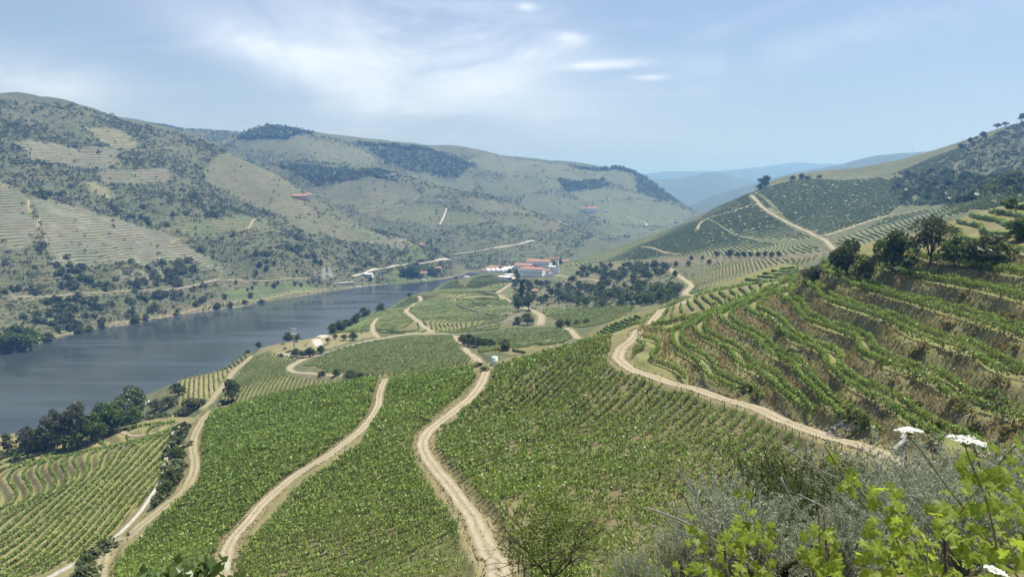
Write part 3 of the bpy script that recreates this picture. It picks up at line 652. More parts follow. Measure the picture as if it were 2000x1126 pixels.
farfield('estate', 1, [(900,567),(925,542),(955,535),(1000,552),(985,565),(950,573)], 'c', 0, 2.6, (.14,.14,.06))
farfield('valley', 1, [(1060,602),(1200,598),(1245,602),(1140,642),(1090,626),(1060,616)], 'c', 0, 2.8, (.15,.14,.06))
farfield('hollow', 1, [(925,656),(1000,642),(1085,642),(1125,656),(1100,680),(1000,695),(935,690)], 'c', 0, 2.8, (.17,.15,.07))
farfield('hill_low', 1, [(1100,522),(1130,505),(1180,486),(1250,460),(1360,430),(1475,470),(1600,484),(1600,494),(1450,500),(1300,500)], 'c', 0, 3.0, (.13,.14,.058))
farfield('hill_mid', 1, [(1362,430),(1400,400),(1466,376),(1530,432),(1590,465),(1480,466)], 'c', 0, 4.0, (.15,.155,.068))
farfield('hill_top', 1, [(1478,376),(1510,362),(1600,349),(1715,347),(1748,355),(1765,395),(1735,420),(1610,458),(1560,440)], 'c', 0, 4.2, (.15,.155,.068))
farfield('hill_right', 1, [(1630,472),(1730,426),(1800,412),(1850,404),(1900,398),(1890,415),(1800,440),(1720,470),(1640,482)], 'c', 0, 3.4, (.15,.155,.068))
farfield('saddle', 1, [(1340,550),(1400,513),(1500,506),(1605,503),(1560,517),(1400,558),(1330,582)], 'c', 0, 3.0, (.16,.145,.065))
farfield('skyline', 1, [(1850,404),(1930,378),(2080,340),(2080,395),(1900,414)], 'c', 0, 3.4, (.17,.16,.07))
farfield('ridge', 1, [(1742,341),(1820,308),(1880,288),(1893,300),(1850,330),(1790,345)], 'c', 0, 4.4, (.13,.14,.06))
farfield('crest', 0, [(1150,658),(1250,613),(1350,582),(1450,550),(1560,512),(1590,522),(1540,545),(1446,596),(1400,600),(1330,612),(1290,640),(1262,636)], 'c', 0, 2.9, (.17,.15,.07), 2.0)
farfield('upper', 0, [(1840,446),(1890,424),(1960,408),(2080,390),(2080,490),(1980,480),(1880,478)], 'c', 0, 4.5, (.2,.18,.08), 2.0)
# ------------------------------------------------------------------ ground mesh
def build_ground():
    A = np.concatenate([np.linspace(-1.0, -.76, 28, endpoint=False), np.linspace(-.76, .76, 570, endpoint=False), np.linspace(.76, 1.0, 28)])
    lg = lambda a, b, n: np.linspace(math.log(a), math.log(b), n, endpoint=False)
    L = np.concatenate([lg(1.3, 60, 60), lg(60, 420, 315), lg(420, 1700, 200), lg(1700, 12600, 120)])
    a, l = np.meshgrid(A, L, indexing='ij'); y = np.exp(l); x = a * y
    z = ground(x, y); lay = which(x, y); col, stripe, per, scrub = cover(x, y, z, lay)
    # level the ground under the tracks, with a bank either side
    for name, w, kind, S, lab, dm in TLINES:
        if dm > 1200: continue
        m = (x > S[:, 0].min() - w * 2) & (x < S[:, 0].max() + w * 2) & (y > S[:, 1].min() - w * 2) & (y < S[:, 1].max() + w * 2)
        i, j = np.nonzero(m)
        for c in range(0, len(i), 15000):
            ii, jj = i[c:c + 15000], j[c:c + 15000]
            dd = (x[ii, jj][:, None] - S[None, :, 0]) ** 2 + (y[ii, jj][:, None] - S[None, :, 1]) ** 2
            k = dd.argmin(1); d = np.sqrt(dd[np.arange(len(k)), k]); f = np.clip(1.35 - (d - w * .5) / (w * .55), 0, 1); f = f * f * (3 - 2 * f)
            z[ii, jj] += f * (S[k, 2] - .12 - z[ii, jj])
            e = np.clip(1.2 - (d - w * .5) / (w * .35), 0, 1)[:, None] * .8
            col[ii, jj] = col[ii, jj] * (1 - e) + np.array((.27,.225,.125)) * e
    na, nl = len(A), len(L); idx = np.arange(na * nl).reshape(na, nl)
    F = np.stack([idx[:-1, :-1], idx[1:, :-1], idx[1:, 1:], idx[:-1, 1:]], -1).reshape(-1, 4)
    me = npmesh('hillside', np.stack([x, y, z], -1).reshape(-1, 3), F, {'cov': col.reshape(-1, 3), 'stripe': stripe.ravel(), 'per': per.ravel(), 'scrub': scrub.ravel()}, smooth=True)
    m, t = nodes('ground'); N = NT(t)
    g = N.n('ShaderNodeNewGeometry').outputs['Position']; sp = N.n('ShaderNodeSeparateXYZ', {0: g})
    cov = N.attr('cov').outputs['Color']; st = N.attr('stripe').outputs['Fac']; pe = N.attr('per').outputs['Fac']
    wob = N.m('MULTIPLY', N.m('SUBTRACT', N.noise(g, .012, 3), .5), 9.0)
    ph = N.m('FRACT', N.m('DIVIDE', N.m('ADD', sp.outputs[2], wob), pe))
    tri = N.m('ABSOLUTE', N.m('SUBTRACT', ph, .5))
    brk = N.rng(N.noise(g, .05, 3, .6), .30, .62)
    line = N.m('MULTIPLY', N.m('MULTIPLY', N.rng(tri, .16, .34), st), N.m('ADD', N.m('MULTIPLY', brk, .8), .2))
    vine = N.mix(N.rng(N.noise(g, .02, 2), .4, .6), (.045, .065, .022, 1), (.07, .06, .035, 1))
    col1 = N.mix(N.m('MULTIPLY', line, 1.5, True), cov, vine)
    bank = N.m('MULTIPLY', N.m('MULTIPLY', N.rng(tri, .30, .12), st), N.m('ADD', N.m('MULTIPLY', brk, .55), .1))
    col1 = N.mix(N.m('MULTIPLY', bank, .9, True), col1, (.20, .185, .125, 1))
    f1 = N.rng(N.noise(g, .9, 6, .7), .3, .72); f2 = N.rng(N.noise(g, .11, 5, .65), .3, .7); f3 = N.rng(N.noise(g, 4.5, 4, .7), .35, .7)
    col2 = N.mix(N.m('MULTIPLY', f1, .38), col1, N.mix(.6, col1, (.05, .045, .02, 1)))
    col3 = N.mix(N.m('MULTIPLY', f2, .30), col2, N.mix(.55, col2, (.34, .29, .17, 1)))
    f4 = N.rng(N.noise(g, .014, 5, .6), .34, .66)
    col3 = N.mix(N.m('MULTIPLY', f4, .38), col3, N.mix(.5, col3, (.035, .05, .022, 1)))
    col4 = N.mix(N.m('MULTIPLY', f3, .25), col3, N.mix(.5, col3, (.06, .075, .02, 1)))
    sb = N.m('MULTIPLY', N.rng(N.noise(g, .24, 4, .62), .46, .60), N.m('MULTIPLY', N.attr('scrub').outputs['Fac'], N.rng(N.noise(g, .018, 3), .30, .55)))
    col4 = N.mix(N.m('MULTIPLY', sb, .7), col4, N.mix(N.noise(g, .5, 2), (.024, .034, .018, 1), (.065, .075, .038, 1)))
    hgt = N.m('ADD', N.m('MULTIPLY', N.noise(g, 1.6, 6, .7), .5), N.m('MULTIPLY', N.noise(g, .18, 5, .6), 2.0))
    bp = N.n('ShaderNodeBump', {'Strength': .8, 'Distance': .6, 'Height': hgt})
    p = N.n('ShaderNodeBsdfPrincipled', {'Base Color': col4, 'Roughness': .95, 'Specular IOR Level': .08, 'Normal': bp.outputs[0]})
    o = N.n('ShaderNodeOutputMaterial'); t.links.new(p.outputs[0], o.inputs[0])
    put('hillside_ground', me, m, kind='structure')
build_ground()
# ------------------------------------------------------------------ tracks as draped strips with ruts
def mat_track(name, rut, mid, edge):
    m, t = nodes(name); N = NT(t); g = N.n('ShaderNodeNewGeometry').outputs['Position']; q = N.attr('q').outputs['Fac']
    aq = N.m('ABSOLUTE', N.m('ADD', q, N.m('MULTIPLY', N.m('SUBTRACT', N.noise(g, .5, 4, .6), .5), .55)))
    ir = N.rng(N.m('ABSOLUTE', N.m('SUBTRACT', aq, .42)), .12, .30)
    c = N.mix(ir, c4(rut), c4(mid)); c = N.mix(N.rng(aq, .68, .92), c, c4(edge))
    c = N.mix(N.m('MULTIPLY', N.rng(N.noise(g, .22, 4, .6), .40, .62), .55), c, c4(mid))
    c = N.mix(N.m('MULTIPLY', N.rng(N.noise(g, 2.2, 6, .7), .35, .7), .5), c, N.mix(.5, c, (.14, .11, .06, 1)))
    bp = N.n('ShaderNodeBump', {'Strength': .7, 'Distance': .12, 'Height': N.noise(g, 3.0, 5, .7)})
    p = N.n('ShaderNodeBsdfPrincipled', {'Base Color': c, 'Roughness': .95, 'Specular IOR Level': .1, 'Normal': bp.outputs[0]})
    o = N.n('ShaderNodeOutputMaterial'); t.links.new(p.outputs[0], o.inputs[0]); return m
MT = {'dirt': mat_track('track_dirt', (.31,.265,.19), (.225,.195,.12), (.18,.155,.09)), 'dry': mat_track('track_grassy', (.27,.235,.16), (.19,.17,.09), (.17,.15,.08)), 'pale': mat_track('track_pale', (.38,.355,.31), (.36,.335,.285), (.29,.26,.20))}
for name, w, kind, S, lab, dm in TLINES:
    T = np.gradient(S[:, :2], axis=0); T /= np.linalg.norm(T, axis=1)[:, None] + 1e-9; Nn = np.column_stack([-T[:, 1], T[:, 0]])
    qs = np.array([-1.15, -.85, -.55, -.42, -.15, .15, .42, .55, .85, 1.15]); k = len(qs)
    jit = 1 + .35 * fbm(S[:, 0] / 3, S[:, 1] / 3, 3); jit2 = 1 + .35 * fbm(S[:, 0] / 3 + 50, S[:, 1] / 3, 3)
    off = qs[None] * (w / 2) * np.where(qs[None] < 0, jit[:, None], jit2[:, None])
    X = S[:, 0, None] + Nn[:, 0, None] * off; Y = S[:, 1, None] + Nn[:, 1, None] * off
    dz = np.array([-.16, .0, .02, -.03, .05, .05, -.03, .02, 0, -.16])
    lift = .05 if dm < 1200 else .5
    Z = S[:, 2, None] + dz[None] + lift
    if dm >= 1200: Z = np.maximum(Z, ground(X, Y) + lift)
    i = np.arange(len(S) * k).reshape(len(S), k)
    F = np.stack([i[:-1, :-1], i[:-1, 1:], i[1:, 1:], i[1:, :-1]], -1).reshape(-1, 4)
    if np.cross(np.append(T[0], 0), np.append(Nn[0], 0))[2] > 0: F = F[:, ::-1]
    put(name, npmesh(name, np.stack([X, Y, Z], -1).reshape(-1, 3), F, {'q': np.broadcast_to(qs, (len(S), k)).ravel()}, smooth=True), MT[kind], kind='structure')
# ------------------------------------------------------------------ river
def build_river():
    V = np.array([(-1600,300,WATER),(2600,300,WATER),(2600,4200,WATER),(-1600,4200,WATER)]); 
    m, t = nodes('river_water'); N = NT(t); g = N.n('ShaderNodeNewGeometry').outputs['Position']
    mp = N.n('ShaderNodeMapping', {0: g, 'Rotation': (0, 0, R(-54)), 'Scale': (.004, .028, 1)}, vector_type='POINT').outputs[0]
    slick = N.rng(N.noise(mp, 1.0, 5, .55, .8), .47, .62)
    mp2 = N.n('ShaderNodeMapping', {0: g, 'Rotation': (0, 0, R(-50)), 'Scale': (.25, .5, 1)}).outputs[0]
    rip = N.noise(mp2, 1.0, 5, .65); rip2 = N.noise(g, 1.4, 4, .6)
    h = N.m('ADD', N.m('MULTIPLY', rip, .6), N.m('MULTIPLY', rip2, .25))
    bp = N.n('ShaderNodeBump', {'Strength': N.m('ADD', .16, N.m('MULTIPLY', slick, .22)), 'Distance': .35, 'Height': h})
    rough = N.m('ADD', .10, N.m('MULTIPLY', slick, .14))
    col = N.mix(slick, (.030, .038, .038, 1), (.044, .053, .055, 1))
    p = N.n('ShaderNodeBsdfPrincipled', {'Base Color': col, 'Roughness': rough, 'IOR': 1.333, 'Normal': bp.outputs[0]})
    o = N.n('ShaderNodeOutputMaterial'); t.links.new(p.outputs[0], o.inputs[0])
    put('river', npmesh('river', V, np.array([[0, 1, 2, 3]])), m, kind='structure')
build_river()
# ------------------------------------------------------------------ vine rows
M_VINE = mat_leaf('vine_leaf', (.009,.022,.005), (.24,.325,.072), .30, .22, (.22,.275,.065))  # near-black end is painted shade inside the rows, bright end their lit tips
M_VINEFAR = mat_leaf('vine_leaf_far', (.070,.105,.034), (.205,.25,.090), .34, .1, (.18,.195,.08))
M_STAKE = mat_plain('stake_wood', (.11,.085,.06), (.06,.05,.04), 8)
def vine_row(P, d, dens, height, thick, gap=.25, shoot=.5, k=1.0):
    """foliage of one trellised row along ground points P (n,2)"""
    step = np.linalg.norm(P[1] - P[0]); n = max(6, int(len(P) * step * dens))
    s = rng.rand(n) * (len(P) - 1); i = s.astype(int); f = (s - i)[:, None]; C = P[i] * (1 - f) + P[np.minimum(i + 1, len(P) - 1)] * f
    T = unit(P[np.minimum(i + 1, len(P) - 1)] - P[np.maximum(i - 1, 0)]); Nn = np.column_stack([-T[:, 1], T[:, 0]])
    # plants about 1.2 m apart, some weak or missing
    pid = np.floor(s * step / 1.25).astype(int); vig = np.clip(.45 + .95 * vnoise(pid * .71 + P[0, 0], np.full(n, P[0, 1] * .37)), .25, 1.25)
    keep = (vnoise(pid * 1.37 + P[0, 1], np.full(n, P[0, 0] * .53)) > gap) ; C, Nn, T, vig = C[keep], Nn[keep], T[keep], vig[keep]; n = len(C)
    if n < 4: return None
    hh = rng.beta(1.5, 1.2, n); lat = rng.normal(size=n) * thick * (.55 + .6 * np.sin(hh * 3.0))
    xy = C + Nn * lat[:, None]; z = ground(xy[:, 0], xy[:, 1]) + (.28 + hh * height * .95) * (.55 + .45 * vig)
    up = rng.rand(n) < shoot
    big = k * max(.17, .0022 * d) * (.7 + .6 * rng.rand(n))
    ax = rng.normal(size=(n, 3)) * .6; ax[:, 2] += np.where(up, 1.1, -.15); ax[:, :2] += Nn * (lat * 1.4)[:, None]
    L = np.where(up, big * 2.3, big * 1.25); Wd = np.where(up, big * .62, big * 1.1)
    V, F = leaves(np.column_stack([xy, z]), ax, Wd, L)
    v = np.repeat(np.clip(1.15 * hh ** 1.25 - .12 + .28 * rng.rand(n), 0, 1), 4)  # colour climbs with height: lit shoot tips and shaded bases painted in
    return V, F, v
def add_row(P, d, dens, h, th, label, group, gap=.2, shoot=.5, k=1.0):
    r = vine_row(P, d, dens, h, th, gap, shoot, k)
    if r is None: return
    V, F, v = r; o = V.mean(0); o[2] = V[:, 2].min()
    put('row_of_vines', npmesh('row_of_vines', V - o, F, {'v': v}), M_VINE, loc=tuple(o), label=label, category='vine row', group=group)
# benches of the right-hand hill
_seen = {}
for k, P in ROWS['bench']:
    d = float(P[:, 1].mean()); b = k // 2; _seen.setdefault(b, []).append((k % 2, P, d))
for b, lst in _seen.items():
    for side, P, d in lst:
        dens = float(np.clip(7400 / d, 20, 76))
        same = [q for q in lst if q[0] == side]; far_ = len(same) > 1 and d > min(q[2] for q in same) + 1e-6
        lab = 'vine row on the stepped hill, %s bench up from the bend, %s row%s' % (ORD[b], ('outer', 'inner')[side], ', far stretch' if far_ else '')
        add_row(P, d, dens, 1.7, .20, lab, 'vine rows on the benches of the right-hand hill', .04, .42, .72)
for j, (k, P) in enumerate(sorted(ROWS['lower'], key=lambda r: -r[0])):
    d = float(P[:, 1].mean()); add_row(P, d, float(np.clip(3000 / d, 8, 16)), 1.2, .25, '%s curved vine row down from the concrete channel on the low stepped field' % ORD[j], 'vine rows on the low stepped field by the river', .08, .4)
for key, lab, grp, hh in (('mid', '%s row of vines up from the bottom, in the field under the bending track', 'vine rows between the middle track and the bending track', 1.3),
                          ('left_mid', '%s row of vines up from the bottom, in the field between the curving tracks', 'vine rows between the two curving tracks', 1.35),
                          ('left', '%s row of vines up from the bottom, in the field left of the narrow track', 'vine rows left of the narrow track', 1.3)):
    rows = ROWS[key]; rows = sorted(rows, key=lambda r: -len(r[1]))
    lim = {'mid': 70, 'left_mid': 60, 'left': 62}[key]
    rest = []; order = {id(P): j for j, (k, P) in enumerate(sorted(rows[:lim], key=lambda r: np.hypot(r[1][:, 0], r[1][:, 1]).mean()))}
    for i, (k, P) in enumerate(rows):
        d = float(np.hypot(P[:, 0], P[:, 1]).mean()); dens = float(np.clip(3600 / d, 12, 34)) * (.85 if key == 'mid' else 1.0)
        if i < lim: add_row(P, d, dens, hh, .30, lab % ORD[order[id(P)]], grp, .24 if key == 'mid' else .12, .68, 1.2)
        else:
            r = vine_row(P, d, dens, hh, .34, .15, .55)
            if r: rest.append(r)
    if rest:
        V = np.concatenate([r[0] for r in rest]); nn = np.cumsum([0] + [len(r[0]) for r in rest[:-1]]); F = np.concatenate([r[1] + o for r, o in zip(rest, nn)]); v = np.concatenate([r[2] for r in rest])
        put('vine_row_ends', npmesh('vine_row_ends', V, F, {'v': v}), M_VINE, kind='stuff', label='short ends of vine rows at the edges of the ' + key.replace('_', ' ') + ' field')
# vineyards too far off to pick the rows apart one by one
def hedge(P, d, h, w):
    n = len(P); T = unit(np.gradient(P, axis=0)); Nn = np.column_stack([-T[:, 1], T[:, 0]])
    hh = h * (.65 + .7 * rng.rand(n)); ww = w * (.6 + .8 * rng.rand(n)); C = P + Nn * (rng.normal(size=n) * w * .25)[:, None]
    z = ground(P[:, 0], P[:, 1]); z = np.asarray(z)
    V = np.stack([np.column_stack([C - Nn * ww[:, None], z + .1]), np.column_stack([C - Nn * (ww * .6)[:, None], z + hh * .8]), np.column_stack([C + Nn * (rng.normal(size=n) * .12)[:, None], z + hh * 1.1]), np.column_stack([C + Nn * (ww * .6)[:, None], z + hh * .8]), np.column_stack([C + Nn * ww[:, None], z + .1])], 1).reshape(-1, 3)
    i = np.arange(n * 5).reshape(n, 5); F = np.stack([i[:-1, :-1], i[:-1, 1:], i[1:, 1:], i[1:, :-1]], -1)
    keep = vnoise(P[:-1, 0] * .33, P[:-1, 1] * .33) > .18
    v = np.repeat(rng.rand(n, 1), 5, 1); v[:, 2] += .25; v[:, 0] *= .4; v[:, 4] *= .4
    return V, F[keep].reshape(-1, 4), np.clip(v.ravel(), 0, 1)
FNAMES = {'striped': 'striped field under the lone tree', 'riverside': 'steep rows on the brow above the river', 'middle': 'broad field inside the hooked track', 'round': 'low round hill beside the river', 'estate': 'field in front of the white estate', 'valley': 'field on the valley floor', 'hollow': 'rows in the hollow behind the water tank',
          'hill_low': 'lowest field of the right-hand hill', 'hill_mid': 'left shoulder of the right-hand hill', 'hill_top': 'upper field of the right-hand hill', 'hill_right': 'right-hand field of the far hill', 'saddle': 'rows on the saddle below the far hill', 'skyline': 'rows on the slope at the right edge', 'crest': 'rows wrapping over the crest beyond the bend', 'upper': 'sunlit rows above the terrace trees', 'ridge': 'high field below the right-hand skyline'}
for key, rows in far:
    parts = []
    for P in rows:
        if len(P) < 4: continue
        d = float(P[:, 1].mean())
        if d < 600:
            parts.append(hedge(P, d, 1.05, .34)); r = vine_row(P, d, float(np.clip(2600 / d, 4, 9)), 1.2, .2, .06, .5, .5)
            if r: parts.append(r)
        else: parts.append(hedge(P, d, 1.2, .36))
    if not parts: continue
    V = np.concatenate([r[0] for r in parts]); nn = np.cumsum([0] + [len(r[0]) for r in parts[:-1]]); F = np.concatenate([r[1] + o for r, o in zip(parts, nn)]); v = np.concatenate([r[2] for r in parts])
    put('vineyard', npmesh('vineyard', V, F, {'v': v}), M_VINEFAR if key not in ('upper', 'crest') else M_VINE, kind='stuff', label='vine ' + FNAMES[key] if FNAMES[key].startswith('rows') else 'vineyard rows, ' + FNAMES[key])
print('rows', {k: (len(r), int(sum(len(x) for _, x in r))) for k, r in ROWS.items()}, 'far', sum(len(r) for _, r in far), 'tris', sum(len(o.data.polygons) for o in bpy.data.objects if o.type == 'MESH') * 2)
# ------------------------------------------------------------------ trees and bushes
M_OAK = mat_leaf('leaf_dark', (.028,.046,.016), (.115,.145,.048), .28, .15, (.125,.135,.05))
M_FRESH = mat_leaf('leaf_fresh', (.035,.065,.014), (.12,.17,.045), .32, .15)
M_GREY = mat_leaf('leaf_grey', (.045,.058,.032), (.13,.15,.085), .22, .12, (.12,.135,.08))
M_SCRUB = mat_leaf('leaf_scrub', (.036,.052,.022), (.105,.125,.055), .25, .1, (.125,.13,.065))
M_BARK = mat_plain('bark', (.10,.08,.06), (.05,.042,.034), 9, .95, .5)
def crown_mesh(name, h0, h1, rx, lobes, n, leaf, flat=1.0, lift=.0, gap=.0, seed=0, narrow=0.0):
    """leaf clumps on the shells of many small lobes filling a crown between heights h0 and h1"""
    r = np.random.RandomState(seed); H = h1 - h0; C = []; Rr = []
    for i in range(lobes):
        t = (i + .5) / lobes; zz = h0 + H * (.12 + .8 * t); prof = math.sin(math.pi * min(1, .18 + .80 * t)) ** .75 * (1 - narrow * t)
        a = r.rand() * 6.283; q = math.sqrt(r.rand()) * rx * prof * .78
        C.append((q * math.cos(a), q * math.sin(a), zz + r.normal() * H * .05)); Rr.append(rx * (.30 + .24 * r.rand()) * (.6 + .5 * prof))
    C = np.array(C); Rr = np.array(Rr); w = Rr ** 2 / (Rr ** 2).sum(); k = r.choice(lobes, n, p=w)
    d = unit(r.normal(size=(n, 3))); d[:, 2] = np.where(d[:, 2] < -.35, -d[:, 2] * .6, d[:, 2]); d = unit(d)
    P = C[k] + d * (Rr[k] * (.55 + .5 * r.rand(n) ** .5))[:, None] * np.array([1, 1, flat])
    ax = d * .7 + r.normal(size=(n, 3)) * .75; ax[:, 2] += lift
    s = leaf * (.6 + .8 * r.rand(n)); V, F = leaves(P, ax, s * .8, s * 1.25)
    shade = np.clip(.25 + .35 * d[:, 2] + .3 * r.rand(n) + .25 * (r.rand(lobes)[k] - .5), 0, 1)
    return npmesh(name, V, F, {'v': np.repeat(shade, 4)})
def trunk_mesh(name, h, r0, rx, top, limbs, seed=0):
    r = np.random.RandomState(seed); b = Bld(); bend = r.normal(size=2) * h * .05
    zs = np.linspace(-.4, top * .8, 6); b.tube([(bend[0] * (z / h) ** 2, bend[1] * (z / h) ** 2, z) for z in zs], np.linspace(r0, r0 * .35, 6), 7)
    for i in range(limbs):
        a = 6.283 * i / limbs + r.rand(); z0 = h * (.55 + .35 * r.rand()); e = rx * (.55 + .35 * r.rand()); z1 = z0 + (top - z0) * (.35 + .4 * r.rand())
        b.tube([(0, 0, z0), (e * .45 * math.cos(a), e * .45 * math.sin(a), z0 + (z1 - z0) * .6), (e * math.cos(a), e * math.sin(a), z1)], [r0 * .45, r0 * .28, r0 * .1], 5)
    return b.mesh(name, True)
PROTO = {}
def proto(kind, mat, variants):
    L = []
    for i, (cr, tr) in enumerate(variants):
        if not cr.materials: cr.materials.append(mat)
        if tr is not None and not tr.materials: tr.materials.append(M_BARK)
        L.append((cr, tr))
    PROTO[kind] = L
# unit trees are about 10 m high, bushes about 3 m; scaled when planted
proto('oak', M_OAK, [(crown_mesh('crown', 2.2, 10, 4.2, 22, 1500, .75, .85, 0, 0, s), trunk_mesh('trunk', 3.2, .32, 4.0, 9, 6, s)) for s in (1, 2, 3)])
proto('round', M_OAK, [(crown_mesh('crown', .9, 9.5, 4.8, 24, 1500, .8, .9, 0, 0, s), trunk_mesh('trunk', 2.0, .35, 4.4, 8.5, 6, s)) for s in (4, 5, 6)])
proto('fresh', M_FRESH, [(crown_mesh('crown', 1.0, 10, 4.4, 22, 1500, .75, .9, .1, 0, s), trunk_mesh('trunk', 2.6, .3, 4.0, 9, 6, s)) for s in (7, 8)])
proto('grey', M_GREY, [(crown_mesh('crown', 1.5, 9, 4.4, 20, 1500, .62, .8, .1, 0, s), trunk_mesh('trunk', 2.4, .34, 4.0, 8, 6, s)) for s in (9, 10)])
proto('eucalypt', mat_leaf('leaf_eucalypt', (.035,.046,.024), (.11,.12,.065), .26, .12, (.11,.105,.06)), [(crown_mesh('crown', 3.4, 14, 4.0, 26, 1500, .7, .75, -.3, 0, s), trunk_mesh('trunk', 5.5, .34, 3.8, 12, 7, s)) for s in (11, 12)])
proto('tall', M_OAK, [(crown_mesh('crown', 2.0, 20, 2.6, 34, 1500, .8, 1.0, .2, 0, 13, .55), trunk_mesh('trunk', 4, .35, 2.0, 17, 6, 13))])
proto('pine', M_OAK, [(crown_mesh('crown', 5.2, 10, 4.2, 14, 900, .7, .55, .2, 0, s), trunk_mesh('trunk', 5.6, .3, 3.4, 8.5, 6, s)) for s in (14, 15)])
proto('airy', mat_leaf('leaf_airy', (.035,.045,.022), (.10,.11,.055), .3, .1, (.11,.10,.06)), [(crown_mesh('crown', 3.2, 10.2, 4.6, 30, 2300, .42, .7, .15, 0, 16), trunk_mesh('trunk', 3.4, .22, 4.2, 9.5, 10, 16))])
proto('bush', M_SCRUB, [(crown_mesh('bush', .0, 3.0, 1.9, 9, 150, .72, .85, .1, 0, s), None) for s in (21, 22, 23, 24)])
def ground_min(x, y, r=.5): return float(np.min(ground(np.array([x, x + r, x - r, x, x]), np.array([y, y, y, y + r, y - r]))))
def tree(kind, x, y, h, label, name='tree', cat='tree', group=None, wide=1.0, i=None):
    nat = {'oak': 10, 'round': 9.8, 'fresh': 10.2, 'grey': 9.2, 'eucalypt': 14, 'tall': 20, 'pine': 10, 'airy': 10.3, 'bush': 3.0}[kind]
    L = PROTO[kind]; cr, tr = L[rng.randint(len(L)) if i is None else i % len(L)]; s = h / nat; sc = (s * wide, s * wide, s)
    loc = (x, y, ground_min(x, y) - .05 * s)
    if tr is None: return put(name, cr, loc=(x, y, loc[2] - .12 * h), rz=rng.rand() * 6.28, sc=sc, label=label, category=cat, group=group)
    t = thing(name, label, cat, loc, rng.rand() * 6.28, sc, group)
    put('trunk', tr, parent=t); put('crown', cr, parent=t); return t
def planted(u, vbase, vtop, kind, label, lay=None, name='tree', group=None, wide=1.0, cat='tree', i=None):
    p = on(u, vbase, lay); d = p[1]; _, w0 = ray(u, vbase); _, w1 = ray(u, vtop); h = float(w1 - w0) * d
    return tree(kind, p[0], p[1], h, label, name, cat, group, wide, i)
def scatter(poly, n, sep, seed=0, margin=1.0):
    r = np.random.RandomState(seed); x0, y0 = poly.min(0); x1, y1 = poly.max(0); out = np.zeros((0, 2))
    P = np.column_stack([x0 + (x1 - x0) * r.rand(n * 14), y0 + (y1 - y0) * r.rand(n * 14)]); P = P[pip(poly, P[:, 0], P[:, 1])]
    P = P[ground(P[:, 0], P[:, 1]) > WATER + .5]
    if margin is not None: P = P[track_dist(P[:, 0], P[:, 1]) > margin]
    keep = []
    for p in P:
        if len(keep) >= n: break
        if keep and min((p[0] - q[0]) ** 2 + (p[1] - q[1]) ** 2 for q in keep) < sep * sep: continue
        keep.append(p)
    return np.array(keep).reshape(-1, 2)
# trees at the head of the stepped hill
G = 'trees along the top of the stepped hill'
planted(1592, 547, 508, 'grey', 'low grey-green bush at the left end of the terrace trees', 0, 'bush', G, 1.5, 'bush')
planted(1652, 545, 468, 'oak', 'dark rounded tree left of the terrace tree group', 0, group=G, wide=.95, i=0)
planted(1690, 543, 492, 'fresh', 'small bright tree between two dark terrace trees', 0, group=G, wide=1.2)
planted(1742, 535, 456, 'round', 'broad dark tree in the middle of the terrace group', 0, group=G, wide=1.0, i=1)
planted(1816, 522, 424, 'airy', 'tall open-crowned tree with bare trunk on the terrace top', 0, group=G, wide=.95)
planted(1780, 528, 492, 'bush', 'scrubby bush under the open-crowned tree', 0, 'bush', G, 1.3, 'bush')
planted(1862, 520, 464, 'fresh', 'round green tree right of the open-crowned tree', 0, group=G, wide=1.1)
planted(1935, 512, 448, 'round', 'widest dark evergreen bush at the right end of the terrace trees', 0, group=G, wide=1.45, i=2)
planted(1893, 516, 470, 'grey', 'greyish tree wedged between two terrace trees', 0, group=G)
planted(1990, 470, 425, 'fresh', 'bright bush by the sunlit upper rows', 0, 'bush', G, 1.4, 'bush')
planted(1975, 412, 386, 'fresh', 'leafy bush on the brow at the right edge', 0, 'bush', G, 1.6, 'bush')
# riverside trees, left
for j, (u, vb, vt, k, wd, lab) in enumerate([(15, 893, 848, 'eucalypt', .9, 'grey-brown tree at the left edge above the river'), (55, 893, 832, 'eucalypt', 1.0, 'brownish tree second from the left edge'), (95, 885, 818, 'eucalypt', 1.05, 'tall brownish tree third from the left edge by the river'),
      (128, 878, 812, 'eucalypt', .95, 'dark tree beside the tallest riverside tree'), (152, 872, 783, 'eucalypt', .9, 'tallest feathery riverside tree'), (112, 872, 800, 'eucalypt', .8, 'brown riverside tree behind its taller neighbours'), (70, 880, 838, 'round', 1.1, 'rounded dark riverside tree at the left'),
      (180, 862, 812, 'fresh', 1.2, 'bright green riverside tree left of the pylon'), (140, 878, 838, 'fresh', 1.3, 'low green tree at the field edge by the river'), (215, 845, 791, 'fresh', 1.25, 'broad light green tree beside the pylon'),
      (262, 812, 752, 'round', 1.0, 'tall dark green tree right of the pylon'), (205, 820, 784, 'round', 1.2, 'dark tree behind the light green one near the pylon'), (240, 830, 776, 'round', 1.0, 'dark rounded tree touching the pylon top'), (262, 834, 798, 'fresh', 1.1, 'low green tree under the pylon'),
      (305, 800, 778, 'grey', 1.4, 'grey-green bush by the riverside road'), (330, 795, 772, 'grey', 1.3, 'olive-grey bush on the dry bank'), (348, 772, 748, 'round', 1.3, 'dark bush on the brow above the river'), (375, 800, 775, 'round', 1.4, 'dark bush where the grassy track starts'),
      (362, 812, 792, 'grey', 1.4, 'grey bush at the corner of the low stepped field'), (395, 792, 778, 'oak', 1.4, 'small dark bush at the path corner')]):
    planted(u, vb, vt, k, lab, 0 if u < 290 else None, group='trees along the near river bank', wide=wd)
